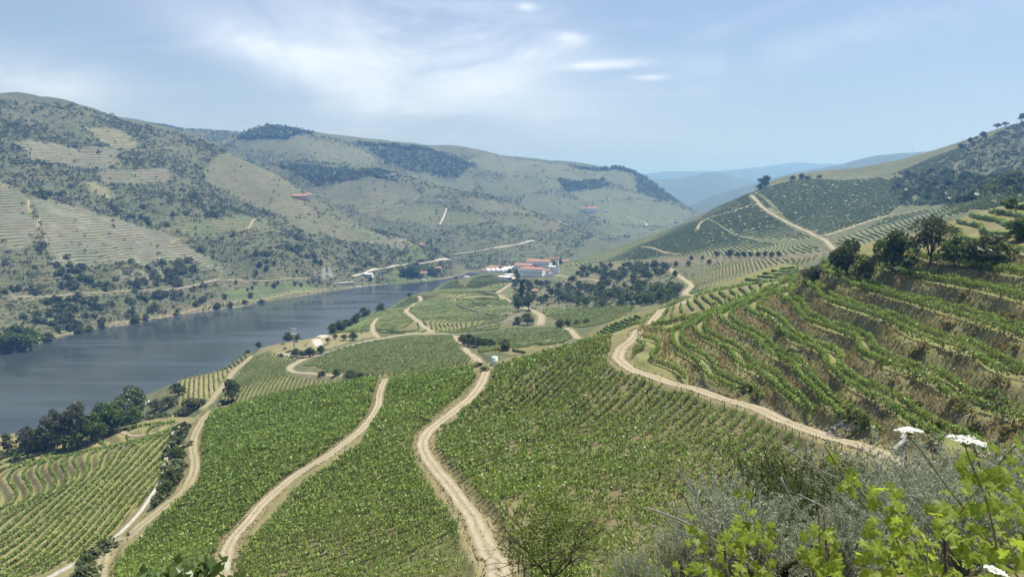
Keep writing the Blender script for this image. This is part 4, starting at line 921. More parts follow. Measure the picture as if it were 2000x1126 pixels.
# scrub hedge along the grassy track
HB = 'bushes between the track and the concrete channel'
for j, (u, vb, vt, k) in enumerate([(357,842,822,'bush'),(352,858,836,'bush'),(349,880,850,'bush'),(346,902,872,'fresh'),(344,925,893,'bush'),(338,948,915,'round'),(327,968,938,'fresh'),(310,985,962,'bush'),(212,1070,1045,'bush'),(190,1092,1064,'bush'),(170,1112,1082,'fresh'),(158,1140,1104,'bush')]):
    planted(u, vb, vt, k, '%s dark bush down the strip between grassy track and channel' % ORD[j], 0, 'bush', HB, 1.35, 'bush')
# middle distance
MG = 'trees round the middle fields'
for u, vb, vt, k, wd, nm, lab in [(452,784,741,'oak',.85,'tree','lone dark tree standing in the striped vine field'), (440,790,778,'bush',1.5,'bush','dark bush below the lone field tree'), (505,782,772,'bush',1.6,'bush','low bush at the lower edge of the striped field'),
      (578,696,680,'round',1.2,'tree','dark olive tree left in the cluster by the turning place'), (590,698,684,'grey',1.2,'tree','grey olive tree in the cluster by the turning place'), (604,697,678,'round',1.1,'tree','dark tree in the middle of the olive cluster'), (612,694,683,'grey',1.3,'tree','small olive at the right of the cluster'), (627,690,674,'round',1.0,'tree','tree at the right end of the olive cluster'), (548,697,689,'bush',1.4,'bush','bush on the edge of the turning place'),
      (628,734,722,'bush',1.3,'bush','bush on the bank below the hooked track'), (657,735,720,'round',1.0,'tree','small tree on the bank below the hooked track'), (684,742,722,'round',1.5,'tree','broad bush at the end of the hooked track'), (703,740,726,'round',1.2,'tree','dark bush right of the end of the hooked track'), (718,738,730,'grey',1.4,'bush','greyish bush at the brow beyond the hooked track'),
      (690,664,648,'round',1.1,'tree','dark tree on the near foot of the low round hill'), (672,664,652,'grey',1.3,'tree','grey bush beside the dark tree on the low round hill'), (655,662,652,'grey',1.3,'tree','olive bush by the landing road'), (640,668,659,'grey',1.3,'tree','pale olive bush above the landing road'),
      (800,583,571,'airy',1.0,'tree','thin tree standing out over the river'), (1021,600,541,'tall',1.1,'tree','tall dark narrow tree in front of the estate'), (1032,605,575,'oak',1.0,'tree','dark tree at the foot of the tall narrow one'), (1012,608,580,'oak',1.0,'tree','dark tree left of the tall narrow one'), (1030,634,612,'round',1.2,'tree','round tree above the pale road end'), (1012,633,618,'round',1.2,'tree','low dark tree left of the pale road end'),
      (1094,642,622,'round',1.1,'tree','dark round tree at the valley mouth'), (1108,638,624,'fresh',1.2,'tree','green tree right of the dark one at the valley mouth'), (1126,636,625,'fresh',1.4,'tree','low green bush in the valley rows'), (1145,634,622,'grey',1.3,'tree','grey-green tree in the valley rows'),
      (1493,366,343,'round',1.15,'tree','lone spreading tree on the brow of the right-hand hill'), (1484,370,358,'bush',1.4,'bush','bush beside the lone hilltop tree'), (1548,352,343,'round',1.4,'bush','bush on the hilltop skyline'), (1566,350,338,'round',1.1,'bush','taller bush on the hilltop skyline'), (1578,350,342,'bush',1.5,'bush','small bush on the hilltop skyline'), (1600,347,340,'bush',1.5,'bush','dark bush along the hilltop edge'),
      (948,724,712,'bush',1.2,'bush','scrubby bush left of the water tank'), (933,716,704,'bush',1.3,'bush','dry bush where the middle track tops the rise')]:
    planted(u, vb, vt, k, lab, None, nm, MG, wd, 'bush' if nm == 'bush' else 'tree')
for j, (u, vb, vt) in enumerate([(905,672,652),(914,675,652),(925,677,656),(936,678,658),(948,678,660),(960,679,662),(985,682,662),(990,684,666)]):
    planted(u, vb, vt, 'round', '%s tree from the left in the dense hedge beside the saddle track' % ORD[j], None, group='hedge trees beside the saddle track', wide=1.05)
for j, (u, vb, vt) in enumerate([(1400,502,490),(1424,503,487),(1441,502,491),(1453,502,490),(1466,502,491),(1480,502,491),(1494,501,490),(1507,502,491),(1521,501,490),(1350,508,499),(1372,507,499),(1320,520,510),(1345,519,509),(1385,516,506)]):
    planted(u, vb, vt, 'round', 'round tree in the line under the right-hand hill', None, group='line of round trees under the right-hand hill', wide=1.05)
for u, vb, vt, k, lab in [(1947,256,241,'pine','left umbrella pine on the right-hand skyline'), (1963,252,238,'pine','second umbrella pine on the right-hand skyline'), (1994,244,222,'pine','tallest pine at the right edge of the skyline'), (1921,269,256,'round','round tree on the right-hand skyline'), (1896,280,268,'round','small skyline tree below the round one'), (1906,277,266,'pine','thin skyline tree below the round one'), (1880,290,277,'bush','bush low on the right-hand skyline')]:
    planted(u, vb, vt, k, lab, 1, group='trees on the right-hand skyline', wide=1.1)
# woods whose trees can be told apart
def wood(pix, lay, n, sep, hlo, hhi, label, group, kinds, seed, wide=1.05, nm='tree'):
    poly = world_poly(pix, lay)
    for x, y in scatter(poly, n, sep, seed):
        tree(kinds[rng.randint(len(kinds))], x, y, hlo + (hhi - hlo) * rng.rand(), label, nm, nm, group, wide * (.85 + .35 * rng.rand()))
wood([(1100,548),(1160,517),(1250,516),(1325,538),(1335,545),(1290,548),(1150,552)], 1, 48, 7.5, 5, 9, 'dark tree in the upper half of the valley wood', 'trees of the upper valley wood', ['round', 'round', 'round', 'fresh'], 31, 1.3)
wood([(1085,562),(1180,556),(1300,560),(1345,570),(1290,596),(1200,600),(1120,596),(1085,585)], 1, 70, 7, 4.5, 8.5, 'dark tree in the lower half of the valley wood', 'trees of the lower valley wood', ['round', 'round', 'round', 'grey', 'fresh'], 32, 1.3)
wood([(990,548),(1060,552),(1100,560),(1085,590),(1030,606),(985,600),(1010,570)], 1, 26, 9, 5, 9, 'scattered tree on the slope below the estate', 'trees on the slope below the estate', ['round', 'grey', 'oak'], 33)
wood([(1745,352),(1800,338),(1900,346),(2040,342),(2040,366),(1900,394),(1780,402),(1750,388)], 1, 64, 12, 7, 10, 'tree in the dense dark wood on the right-hand hill', 'trees of the wood on the right-hand hill', ['round'], 34, 1.35)
wood([(640,652),(700,622),(742,606),(748,609),(705,630),(650,657)], 1, 26, 6, 6, 10, 'dark tree on the bank where the low round hill meets the river', 'trees on the bank below the low round hill', ['round', 'oak', 'fresh'], 35)
wood([(750,606),(800,578),(860,553),(905,540),(910,543),(865,558),(800,584)], 1, 26, 7, 4, 7, 'bush along the river edge of the low round hill', 'bushes along the river edge', ['round', 'grey'], 36, nm='bush')
wood([(420,712),(480,686),(560,662),(600,655),(610,662),(540,680),(480,694)], 1, 30, 7, 4, 8, 'bush on the brow above the near river bank', 'bushes on the brow above the river', ['round', 'grey', 'fresh'], 37, nm='bush')
wood([(945,515),(1000,512),(1060,520),(1090,500),(1100,515),(1010,548),(985,530)], 1, 26, 7, 5, 9, 'garden tree among the white estate buildings', 'garden trees of the estate', ['round', 'oak'], 38)
# ------------------------------------------------------------------ scrub of the far slopes: the largest bushes singly, the rest as one mass
def density_points(pix, lay, n, seed, margin=2.0, power=1.0):
    poly = world_poly(pix, lay); r = np.random.RandomState(seed); x0, y0 = poly.min(0); x1, y1 = poly.max(0)
    P = np.column_stack([x0 + (x1 - x0) * r.rand(n * 5), y0 + (y1 - y0) * r.rand(n * 5)]); P = P[pip(poly, P[:, 0], P[:, 1])]
    P = P[which(P[:, 0], P[:, 1]) == lay]
    f = np.clip(.5 + 2.6 * fbm(P[:, 0] / 55 + 3 * lay, P[:, 1] / 55, 4), .06, 1) ** power; P = P[r.rand(len(P)) < f]
    for l, c, s, p, q in _cp:
        if l == lay and s > .05: P = P[~(pip(q, P[:, 0], P[:, 1]) & (r.rand(len(P)) > .035))]
    if margin is not None: P = P[track_dist(P[:, 0], P[:, 1]) > margin]
    z = ground(P[:, 0], P[:, 1]); P = P[z > WATER + .6]
    return P[:n]
FAR = []
def bigmass(P, hs, name, label, mat, lobes=3, per=9):
    n = len(P); z = ground(P[:, 0], P[:, 1]); h = hs[:, None]
    k = per * lobes; d = unit(rng.normal(size=(n, k, 3))); d[..., 2] = np.abs(d[..., 2]) * .9 + .05
    lo = np.repeat(rng.normal(size=(n, lobes, 3)) * np.array([.34, .34, .10]), per, 1)
    C = np.stack([P[:, 0], P[:, 1], z], 1)[:, None] + h[..., None] * (lo + d * np.array([.50, .50, .72]) * (.75 + .3 * rng.rand(n, k, 1)))
    ax = d * .35 + rng.normal(size=d.shape) * .8; s = (h * (.30 + .24 * rng.rand(n, k))).ravel()
    V, F = leaves(C.reshape(-1, 3), ax.reshape(-1, 3), s * .95, s * 1.25)
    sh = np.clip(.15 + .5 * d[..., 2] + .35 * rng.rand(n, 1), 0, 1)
    return V, F, np.repeat(sh.ravel(), 4)
cN = density_points([(-140,660),(0,690),(200,640),(400,607),(600,573),(800,549),(885,541),(880,505),(800,470),(690,430),(600,383),(470,312),(380,268),(250,240),(150,206),(-140,185)], 2, 9500, 41, 2.5, .55)
dd = np.hypot(cN[:, 0], cN[:, 1]); o = np.argsort(dd); cN = cN[o]; dd = dd[o]
hs = (1.8 + 3.6 * rng.rand(len(cN)) ** 1.8) * (1 + .25 * (fbm(cN[:, 0] / 40, cN[:, 1] / 40, 2) > .05))
big = np.argsort(-(hs / dd))[:260]; bm = np.zeros(len(cN), bool); bm[big] = True
for i in np.nonzero(bm)[0]:
    x, y = cN[i]; h = float(hs[i]) * 1.15
    u_, v_ = px(x, y, float(ground(x, y))); rd = 578 - 34 * float(u_) / 600; rl = 664 - 102 * (float(u_) - 68) / 582
    zone = 'between the railway bed and the water' if v_ > rl else 'between the far road and the railway bed' if v_ > rd else 'just above the far road' if v_ > rd - 45 else 'high on the far slope'
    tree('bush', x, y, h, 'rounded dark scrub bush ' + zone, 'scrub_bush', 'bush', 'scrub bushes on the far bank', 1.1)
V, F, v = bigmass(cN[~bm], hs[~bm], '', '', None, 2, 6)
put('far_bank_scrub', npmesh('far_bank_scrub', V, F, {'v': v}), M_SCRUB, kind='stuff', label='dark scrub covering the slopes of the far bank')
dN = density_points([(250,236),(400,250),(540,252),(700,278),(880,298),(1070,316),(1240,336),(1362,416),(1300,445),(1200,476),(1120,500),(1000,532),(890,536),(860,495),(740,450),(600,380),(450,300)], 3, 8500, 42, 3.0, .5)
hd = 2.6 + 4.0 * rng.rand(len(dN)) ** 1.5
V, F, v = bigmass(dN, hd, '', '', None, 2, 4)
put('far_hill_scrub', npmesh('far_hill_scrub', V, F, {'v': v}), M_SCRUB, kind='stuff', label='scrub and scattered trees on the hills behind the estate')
def woodmass(pix, lay, n, h0, h1, seed, name, label, mat=None):
    poly = world_poly(pix, lay); P = scatter(poly, n, 4.0, seed, None); h = h0 + (h1 - h0) * rng.rand(len(P)); V, F, v = bigmass(P, h, '', '', None, 3, 6)
    put(name, npmesh(name, V, F, {'v': v}), mat or M_OAK, kind='stuff', label=label)
woodmass([(470,268),(540,249),(610,262),(560,272),(490,274)], 3, 330, 8, 14, 51, 'far_wood', 'dark wood capping the rounded far hill')
woodmass([(720,292),(830,288),(930,322),(900,345),(800,332),(750,318)], 3, 380, 6, 10, 52, 'far_wood', 'dark scrubby wood on the middle of the far ridge')
woodmass([(540,322),(640,328),(770,339),(775,352),(720,348),(620,364)], 3, 380, 6, 11, 53, 'far_wood', 'dark wood beside the far hillside houses')
woodmass([(1090,350),(1180,348),(1190,362),(1100,372)], 3, 160, 6, 10, 54, 'far_wood', 'narrow dark wood across the far vineyards')
woodmass([(1235,334),(1255,338),(1330,396),(1290,392),(1245,372)], 3, 180, 5, 9, 55, 'far_wood', 'dark scrub down the end of the far ridge')
woodmass([(1110,325),(1180,328),(1245,334),(1240,340),(1180,334)], 3, 70, 8, 13, 56, 'far_wood', 'skyline trees along the end of the far ridge')
woodmass([(700,279),(800,288),(880,300),(870,303),(790,292),(700,283)], 3, 90, 7, 12, 57, 'far_wood', 'skyline trees along the middle of the far ridge')
# right-hand hill scrub and rough ground of the near bank
bN = density_points([(1790,350),(1850,300),(2000,240),(2080,225),(2080,335),(1900,338)], 1, 1500, 43, 1.5, .3); 
bM = density_points([(1240,518),(1400,506),(1620,492),(1600,503),(1400,515),(1260,524)], 1, 150, 44, 1.0, .6)
bL = density_points([(1100,545),(1240,500),(1350,520),(1370,575),(1290,605),(1040,612),(990,600),(1000,550)], 1, 420, 45, 1.5, .5)
bO = density_points([(480,690),(620,650),(720,612),(880,548),(900,560),(760,640),(660,680),(560,692)], 1, 260, 46, 1.5, .8)
for P, h0, h1, nm, lb in ((bN, 1.8, 5.2, 'hill_scrub', 'scrub on the upper right-hand hill'), (bM, 1.5, 3, 'bank_scrub', 'scrub along the bank under the right-hand hill'), (bL, 1.2, 3, 'valley_scrub', 'low scrub among the valley trees'), (bO, 1, 2.6, 'brow_scrub', 'low scrub on the brow above the river')):
    if not len(P): continue
    h = h0 + (h1 - h0) * rng.rand(len(P)) ** 1.4; V, F, v = bigmass(P, h, '', '', None, 2, 8)
    put(nm, npmesh(nm, V, F, {'v': v}), M_SCRUB, kind='stuff', label=lb)
# hedgerows and bushes along the edges of the far fields
E = []
for l, c, s, p, q in _cp:
    if l not in (2, 3) or s <= .05: continue
    R_ = np.vstack([q, q[:1]])
    for a, b in zip(R_[:-1], R_[1:]):
        n = int(np.linalg.norm(b - a) / (7 if l == 2 else 9)); t_ = rng.rand(max(n, 1), 1); E.append(a + (b - a) * t_ + rng.normal(size=(max(n, 1), 2)) * 3)
    mids = scatter(q, 14, 20, 7, None); E.append(mids)
E = np.vstack(E); E = E[(fbm(E[:, 0] / 60, E[:, 1] / 60, 3) > -.08) & (ground(E[:, 0], E[:, 1]) > WATER + 1)]
V, F, v = bigmass(E, 2.0 + 3.2 * rng.rand(len(E)) ** 1.5, '', '', None, 2, 5)
put('field_hedgerows', npmesh('field_hedgerows', V, F, {'v': v}), M_SCRUB, kind='stuff', label='bushes and hedgerows along the edges of the far terraced fields')
lb = np.vstack([scatter(world_poly([(-60,912),(0,884),(100,852),(250,815),(300,792),(340,765),(356,790),(300,818),(200,846),(100,872),(0,902)], 0), 260, 1.6, 47, .5)])
V, F, v = bigmass(lb, 1.0 + 2.6 * rng.rand(len(lb)) ** 1.5, '', '', None, 2, 10)
put('bank_undergrowth', npmesh('bank_undergrowth', V, F, {'v': v}), M_SCRUB, kind='stuff', label='undergrowth beneath the near riverside trees')
# far-bank waterside trees
for u, v0, v1, k in [(35,688,636,'fresh'),(60,680,640,'fresh'),(95,668,648,'round'),(155,652,636,'round'),(175,648,634,'round'),(200,642,628,'fresh'),(265,630,614,'round'),(285,625,612,'fresh'),(345,616,606,'bush'),(425,602,590,'round'),(510,592,582,'bush')]:
    planted(u, v0, v1, k, 'leafy tree at the waterline of the far bank', 2, group='waterside trees of the far bank', wide=1.25)
for u, v0, v1 in [(790,540,521),(803,541,518),(812,540,520),(842,535,520),(845,538,524)]:
    planted(u, v0, v1, 'round', 'dark tree in the clump by the far landing', 2, group='trees by the far landing', wide=1.0)
# dry weeds and shrubs on the bench risers
def risers():
    x0, y0 = TERR.min(0); x1, y1 = TERR.max(0); n = 150000; P = np.column_stack([x0 + (x1 - x0) * rng.rand(n), y0 + (y1 - y0) * rng.rand(n)])
    P = P[pip(TERR, P[:, 0], P[:, 1])]; z = base_h(P[:, 0], P[:, 1]); i = np.clip(np.searchsorted(TLEV, z) - 1, 0, len(TLEV) - 2); t = (z - TLEV[i]) / (TLEV[i + 1] - TLEV[i])
    P = P[(t > .30) & (t < .72)]; u, v = px(P[:, 0], P[:, 1], ground(P[:, 0], P[:, 1])); return P[(u > -60) & (u < 2100) & (P[:, 1] < 330)]
M_WEED = mat_leaf('dry_weeds', (.14,.105,.045), (.32,.265,.12), .35, .05, (.14,.165,.055))
RP = risers(); nW = min(len(RP), 44000); RP = RP[rng.permutation(len(RP))[:nW]]
wz = ground(RP[:, 0], RP[:, 1]); wh = .3 + .7 * rng.rand(len(RP)) ** 1.6
ax = rng.normal(size=(len(RP), 3)) * .45; ax[:, 2] += 1
V, F = leaves(np.column_stack([RP, wz + wh * .4]), ax, wh * .45, wh * 1.1)
tone = np.clip(.5 + 2.4 * fbm(RP[:, 0] / 5, RP[:, 1] / 5, 3) + .2 * rng.normal(size=len(RP)), 0, 1)
put('dry_weeds', npmesh('dry_weeds', V, F, {'v': np.repeat(tone, 4)}), M_WEED, kind='stuff', label='dry brown weeds on the bank between the vine benches')
M_YEL = mat_leaf('broom', (.13,.13,.04), (.30,.27,.11), .3, .05, (.26,.24,.12)); M_GRN = mat_leaf('green_shrub', (.05,.07,.02), (.13,.15,.04), .3, .1)
SH = [crown_mesh('shrub', -.1, 1.1, .85, 8, 260, .22, .8, .3, 0, s) for s in (61, 62)]
SHM = []
for mt in (M_YEL, M_GRN, M_WEED):
    for s in SH:
        c = s.copy(); c.materials.append(mt); SHM.append(c)
for j, (u, v, s, m) in enumerate([(1648,806,1.7,0),(1676,812,1.6,0),(1690,830,1.9,1),(1660,832,1.5,1),(1732,705,1.3,0),(1742,752,1.1,0),(1716,722,1.2,0),(1790,695,1.5,2),(1805,690,1.3,0),(1865,800,1.5,2),(1880,812,1.3,0),(1840,825,1.4,2),(1902,655,1.1,0),(1880,585,1.2,0),(1960,615,1.5,2),(1975,620,1.3,2),(1990,628,1.4,2),(1520,660,1.6,1),(1545,690,1.5,1),(1535,705,1.3,1),(1400,712,1.2,0),(1470,760,1.7,1),(1480,772,1.6,0),(1450,765,1.2,1),(1790,790,1.4,1),(1850,642,1.1,1),(1760,640,1.2,2),(1610,562,1.3,2),(1640,560,1.2,2),(1930,700,1.3,2),(1945,760,1.4,0),(1985,690,1.2,0),(1905,840,1.5,1),(1960,850,1.6,2)]):
    p = on(u, v, 0); o = put('shrub', SHM[m * 2 + j % 2], loc=(p[0], p[1], p[2] - .1), rz=rng.rand() * 6.28, sc=s * .95, category='shrub', group='shrubs on the banks of the stepped hill',
        label='%s wild shrub on the bank of the stepped hill' % ('pale yellowish', 'green', 'dry brown')[m])
woodmass([(1745,352),(1800,338),(1900,346),(2060,342),(2060,366),(1900,394),(1780,402),(1750,388)], 1, 420, 4, 8.5, 58, 'hill_wood', 'low dense growth filling the wood on the right-hand hill')
woodmass([(1085,562),(1180,556),(1300,560),(1345,570),(1290,596),(1200,600),(1120,596),(1085,585)], 1, 130, 3, 6, 59, 'valley_thicket', 'low growth between the trees of the valley wood')
# weeds and dry grass breaking the edges of the near tracks
vp = []
for name, w, kind, S, lab, dm in TLINES:
    if dm > 420 or kind == 'pale': continue
    n = int(len(S) * 26); i = rng.randint(len(S) - 1, size=n); T = unit(np.gradient(S[:, :2], axis=0)); Nn = np.column_stack([-T[:, 1], T[:, 0]])
    off = np.where(rng.rand(n) < .04, rng.normal(size=n) * .16, np.where(rng.rand(n) < .5, -1, 1) * (w * .52 + np.abs(rng.normal(size=n)) * .75 - .25 + .5 * fbm(S[i, 0] / 4, S[i, 1] / 4, 2)))
    f = rng.rand(n, 1); c = S[i] * (1 - f) + S[i + 1] * f; xy = c[:, :2] + Nn[i] * off[:, None]
    z = np.where(np.abs(off) < w * .75, c[:, 2], .5 * c[:, 2] + .5 * ground(xy[:, 0], xy[:, 1])); vp.append(np.column_stack([xy, z]))
vp = np.vstack(vp); hh = .12 + .34 * rng.rand(len(vp)) ** 1.6; ax = rng.normal(size=(len(vp), 3)) * .5; ax[:, 2] += .8
V, F = leaves(vp + np.array([0, 0, 1]) * (hh * .35)[:, None], ax, hh * .5, hh * 1.2); tone = np.clip(.5 + 2.6 * fbm(vp[:, 0] / 6, vp[:, 1] / 6, 3) + .2 * rng.normal(size=len(vp)), 0, 1)
put('verge_grass', npmesh('verge_grass', V, F, {'v': np.repeat(tone, 4)}), mat_leaf('verge_grass', (.10,.105,.035), (.27,.22,.11), .3, .05, (.20,.17,.08)), kind='stuff', label='dry grass and weeds along the verges of the near tracks')
# ------------------------------------------------------------------ houses and other built things
M_WHITE = mat_plain('whitewash', (.82,.81,.79), (.70,.68,.65), .5, .9); M_ROOF = mat_plain('clay_tile', (.31,.165,.12), (.23,.13,.10), .8, .9, .6, .2, 0, 3.0)
M_DARK = mat_plain('window_dark', (.03,.035,.04), (.02,.022,.025), 1, .3, 0, .5); M_STONE = mat_plain('schist', (.24,.20,.155), (.12,.10,.08), 1.6, .95, .8); M_CONC = mat_plain('concrete', (.36,.34,.30), (.25,.235,.205), 1.2, .9, .3)
M_METAL = mat_plain('galvanised', (.42,.44,.45), (.32,.33,.34), 2, .5, 0, .5, .5); M_GLASSG = mat_plain('fibreglass', (.72,.76,.76), (.62,.67,.68), .8, .45); M_ROCK = mat_plain('rock', (.36,.33,.30), (.20,.18,.16), 3, .95, .6)
def house(u, v, lay, w, dp, h, rh, yaw, label, name='house', roof='hip', wins=(0, 0), side=0, door=False, chim=0, group=None, cat='house', wallm=None, roofm=None, dx=0.0):
    p = on(u, v, lay); t = thing(name, label, cat, (p[0], p[1], p[2]), R(yaw), None, group); a, b = w / 2, dp / 2; wm = wallm or M_WHITE
    put('wall', Bld().box(-a, a, -b, b, -4, h).mesh('wall'), wm, t)
    e = .45; B = Bld()
    if roof == 'hip':
        r = max(.5, a - b); V = [(-a - e, -b - e, h), (a + e, -b - e, h), (a + e, b + e, h), (-a - e, b + e, h), (-r, 0, h + rh), (r, 0, h + rh)]
        B.add(V, [(0, 1, 5, 4), (1, 2, 5), (2, 3, 4, 5), (3, 0, 4), (3, 2, 1, 0)])
    elif roof == 'gable':
        V = [(-a - e, -b - e, h), (a + e, -b - e, h), (a + e, b + e, h), (-a - e, b + e, h), (-a - e, 0, h + rh), (a + e, 0, h + rh)]
        B.add(V, [(0, 1, 5, 4), (2, 3, 4, 5), (1, 2, 5), (3, 0, 4), (3, 2, 1, 0)])
    else: B.box(-a - .2, a + .2, -b - .2, b + .2, h, h + .5)
    rf = put('roof', B.mesh('roof'), roofm or (M_ROOF if roof != 'flat' else wm), t)
    for c in range(chim): put('chimney', Bld().box(-.45, .45, -.4, .4, 0, 2.0).mesh('chimney'), wm, rf, ((c - .5) * w * .4, b * .3, h + rh * .45))
    n, fl = wins
    if n:
        me = Bld().box(-.55, .55, -.06, .10, 0, 1.35).mesh('window'); me.materials.append(M_DARK)
        for f in range(fl):
            for k in range(n): put('window', me, None, t, (-a + (k + .5) * w / n, -b, .9 + f * (h / max(1, fl)) + (.0 if fl > 1 else h * .35)))
        for f in range(fl):
            for k in range(side): put('window', me, None, t, (a, -b + (k + .5) * dp / side, .9 + f * (h / max(1, fl)) + (.0 if fl > 1 else h * .35)), R(90))
    if door: put('door', Bld().box(-.7, .7, -.08, .1, 0, 2.4).mesh('door'), M_DARK, t, (w * .12, -b, 0))
    return t
Q = 'buildings of the white estate'
house(967, 525, 1, 25, 12, 6.0, 2.4, -12, 'long low estate house with red hip roof behind the domes', 'estate_house', 'hip', (6, 1), 2, group=Q, chim=1)
house(1053, 525, 1, 33, 13, 11, 2.6, -22, 'upper long white estate hall with red roof and a row of windows', 'estate_hall', 'gable', (11, 2), 2, group=Q, cat='building')
house(1024, 531, 1, 24, 12, 9.5, 2.4, -22, 'rear wing of the estate cellar with plain red roof', 'estate_wing', 'gable', (4, 1), 2, group=Q, cat='building')
house(1038, 538, 1, 33, 12, 9, 2.4, -22, 'front cellar building of the estate, white wall with a line of small windows', 'estate_cellar', 'hip', (13, 1), 3, group=Q, cat='building')
house(1105, 507, 1, 8.5, 7, 3, 2, 10, 'small red-roofed house right of the estate', 'house', 'gable', (2, 1), 1, group=Q)
house(986, 547, 1, 15, 9, 4.5, .4, -30, 'flat white annexe below the estate domes', 'estate_annexe', 'flat', (3, 1), 1, group=Q, cat='building')
house(1001, 549, 1, 8, 7, 3.6, 1.6, -30, 'small white outbuilding right of the flat annexe', 'outbuilding', 'gable', (2, 1), 1, group=Q, cat='building', roofm=mat_plain('pale_tile', (.55,.44,.38), (.45,.34,.28), 1))
for u, v, w, dp, h, rf, yw, lab in [(948, 529, 9, 7, 3.5, 'gable', 10, 'small white cottage at the left end of the estate'), (1012, 524, 11, 8, 4.5, 'hip', -18, 'white house with red roof behind the domed vats'), (1066, 534, 12, 8, 4.5, 'gable', -20, 'white outbuilding in front of the upper hall'), (1078, 529, 9, 8, 6.0, 'flat', -15, 'square white block beside the tall retaining wall'), (1026, 522, 12, 9, 5, 'gable', -22, 'red-roofed house behind the rear wing'), (994, 541, 10, 6, 3.2, 'flat', -25, 'low white shed between the vats and the annexe'), (1094, 512, 8, 7, 4, 'gable', 5, 'small white house beside the pavilion')]:
    house(u, v, 1, w, dp, h, 2.0 if rf != 'flat' else .3, yw, lab, 'house', rf, (3, 1), 2, group=Q)
def pergola(u, v):
    p = on(u, v, 1); t = thing('pavilion', 'open red-topped pavilion on a white base at the right of the estate', 'pavilion', p, R(-8), None, Q)
    put('base', Bld().box(-6.5, 6.5, -4, 4, -4, 6.2).mesh('base'), M_WHITE, t); put('roof', Bld().box(-7, 7, -4.5, 4.5, 11.2, 12.0).mesh('roof'), M_ROOF, t)
    me = Bld().box(-.28, .28, -.28, .28, 6.2, 11.2).mesh('column'); me.materials.append(M_WHITE)
    for x in (-6, -2, 2, 6):
        for y in (-3.5, 3.5): put('column', me, None, t, (x, y, 0))
pergola(1082, 520)
for u, v, w, h, yw, lab in [(1087, 534, 8, 8.5, -35, 'tall white retaining wall at the right end of the estate'), (1074, 540, 12, 3.5, -10, 'low white garden wall in front of the estate'), (1012, 541, 10, 3, -25, 'low white wall between annexe and cellar')]:
    p = on(u, v, 1); t = thing('white_wall', lab, 'wall', p, R(yw), None, Q); put('wall', Bld().box(-w / 2, w / 2, -.4, .4, -3, h).mesh('wall'), M_WHITE, t); put('coping', Bld().box(-w / 2 - .1, w / 2 + .1, -.55, .55, h, h + .25).mesh('coping'), M_CONC, t)
dome = Bld().lathe([(3.9, -2), (3.9, 2.2), (3.7, 3.4), (3.2, 4.4), (2.4, 5.2), (1.4, 5.7), (.35, 5.9)], 16).mesh('vat', True); dome.materials.append(M_WHITE)
cap = Bld().lathe([(.5, 5.8), (.5, 6.3), (.2, 6.4)], 10).mesh('cap', True); cap.materials.append(M_CONC)
for row, (us, v) in enumerate((([954, 963, 972, 981, 990], 532), ([977, 986, 995, 1004], 527))):
    for j, u in enumerate(us):
        p = on(u, v, 1); t = thing('domed_vat', '%s white domed wine vat from the left in the %s row' % (ORD[j], ('front', 'back')[row]), 'vat', (p[0], p[1], p[2]), 0, 1.0, 'domed vats of the estate'); put('dome', dome, None, t); put('cap', cap, None, t)
house(1043, 571, 1, 8, 6, 2.2, 1.8, -12, 'small hut with a red roof in the valley below the estate', 'hut', 'hip', (0, 0), group=None, wallm=M_STONE, cat='hut')
house(1008, 634, 1, 5, 3.5, 2.2, .4, 5, 'little grey stone hut beside the valley trees', 'hut', 'flat', (0, 0), wallm=M_STONE, cat='hut', door=True)
house(585, 387, 2, 26, 11, 4.5, 3, 14, 'long low farmhouse with orange roof on the far slope', 'farmhouse', 'gable', (5, 1), 0, wallm=mat_plain('ochre_wall', (.5,.33,.2), (.42,.28,.18), 1)); house(604, 387, 2, 16, 12, 7, 3, 14, 'taller white end block of the far-slope farmhouse', 'farmhouse', 'hip', (4, 2), 2)
house(823, 481, 2, 12, 9, 4, 2.5, 5, 'lone red-roofed house above the far landing', 'house', 'hip', (3, 1), 1)
house(826, 537, 2, 13, 8, 4, 2.2, 5, 'white house with red roof at the far landing', 'house', 'gable', (3, 1), 1, door=True); house(720, 540, 2, 13, 8, 4.5, .4, -10, 'plain white flat-roofed house at the road end by the far water', 'house', 'flat', (3, 1), 1)
house(857, 527, 2, 9, 7, 4, 2, 0, 'small pale house behind the far landing trees', 'house', 'gable', (2, 1), 1)
house(1155, 413, 3, 34, 16, 9, 4.5, -8, 'large white manor with red roof among the distant vineyards', 'manor', 'hip', (8, 2), 3, chim=2); house(1139, 411, 3, 14, 10, 6, 3, -8, 'white side house left of the distant manor', 'house', 'gable', (3, 1), 1); house(1184, 413, 3, 10, 8, 4, 2, 0, 'small white building right of the distant manor', 'house', 'gable', (2, 1), 1)
house(1062, 418, 3, 12, 9, 4, 2.5, 0, 'small red-roofed house in the distant fields', 'house', 'hip', (3, 1), 1); house(755, 345, 3, 13, 9, 5, .4, 5, 'white flat house on the distant shoulder', 'house', 'flat', (3, 1), 1); house(769, 345, 3, 14, 9, 5, 2.5, 5, 'orange-roofed house beside the white one on the distant shoulder', 'house', 'gable', (3, 1), 1)
house(812, 349, 3, 11, 8, 5, 2, 0, 'lone pale house right along the distant shoulder', 'house', 'gable', (2, 1), 1); house(962, 354, 3, 15, 7, 3.5, .4, 0, 'low white shed in the distant fields', 'shed', 'flat', (0, 0), cat='shed'); house(859, 393, 3, 8, 6, 4, .3, 0, 'white hut at a bend on the distant slope', 'hut', 'flat', (0, 0), cat='hut')
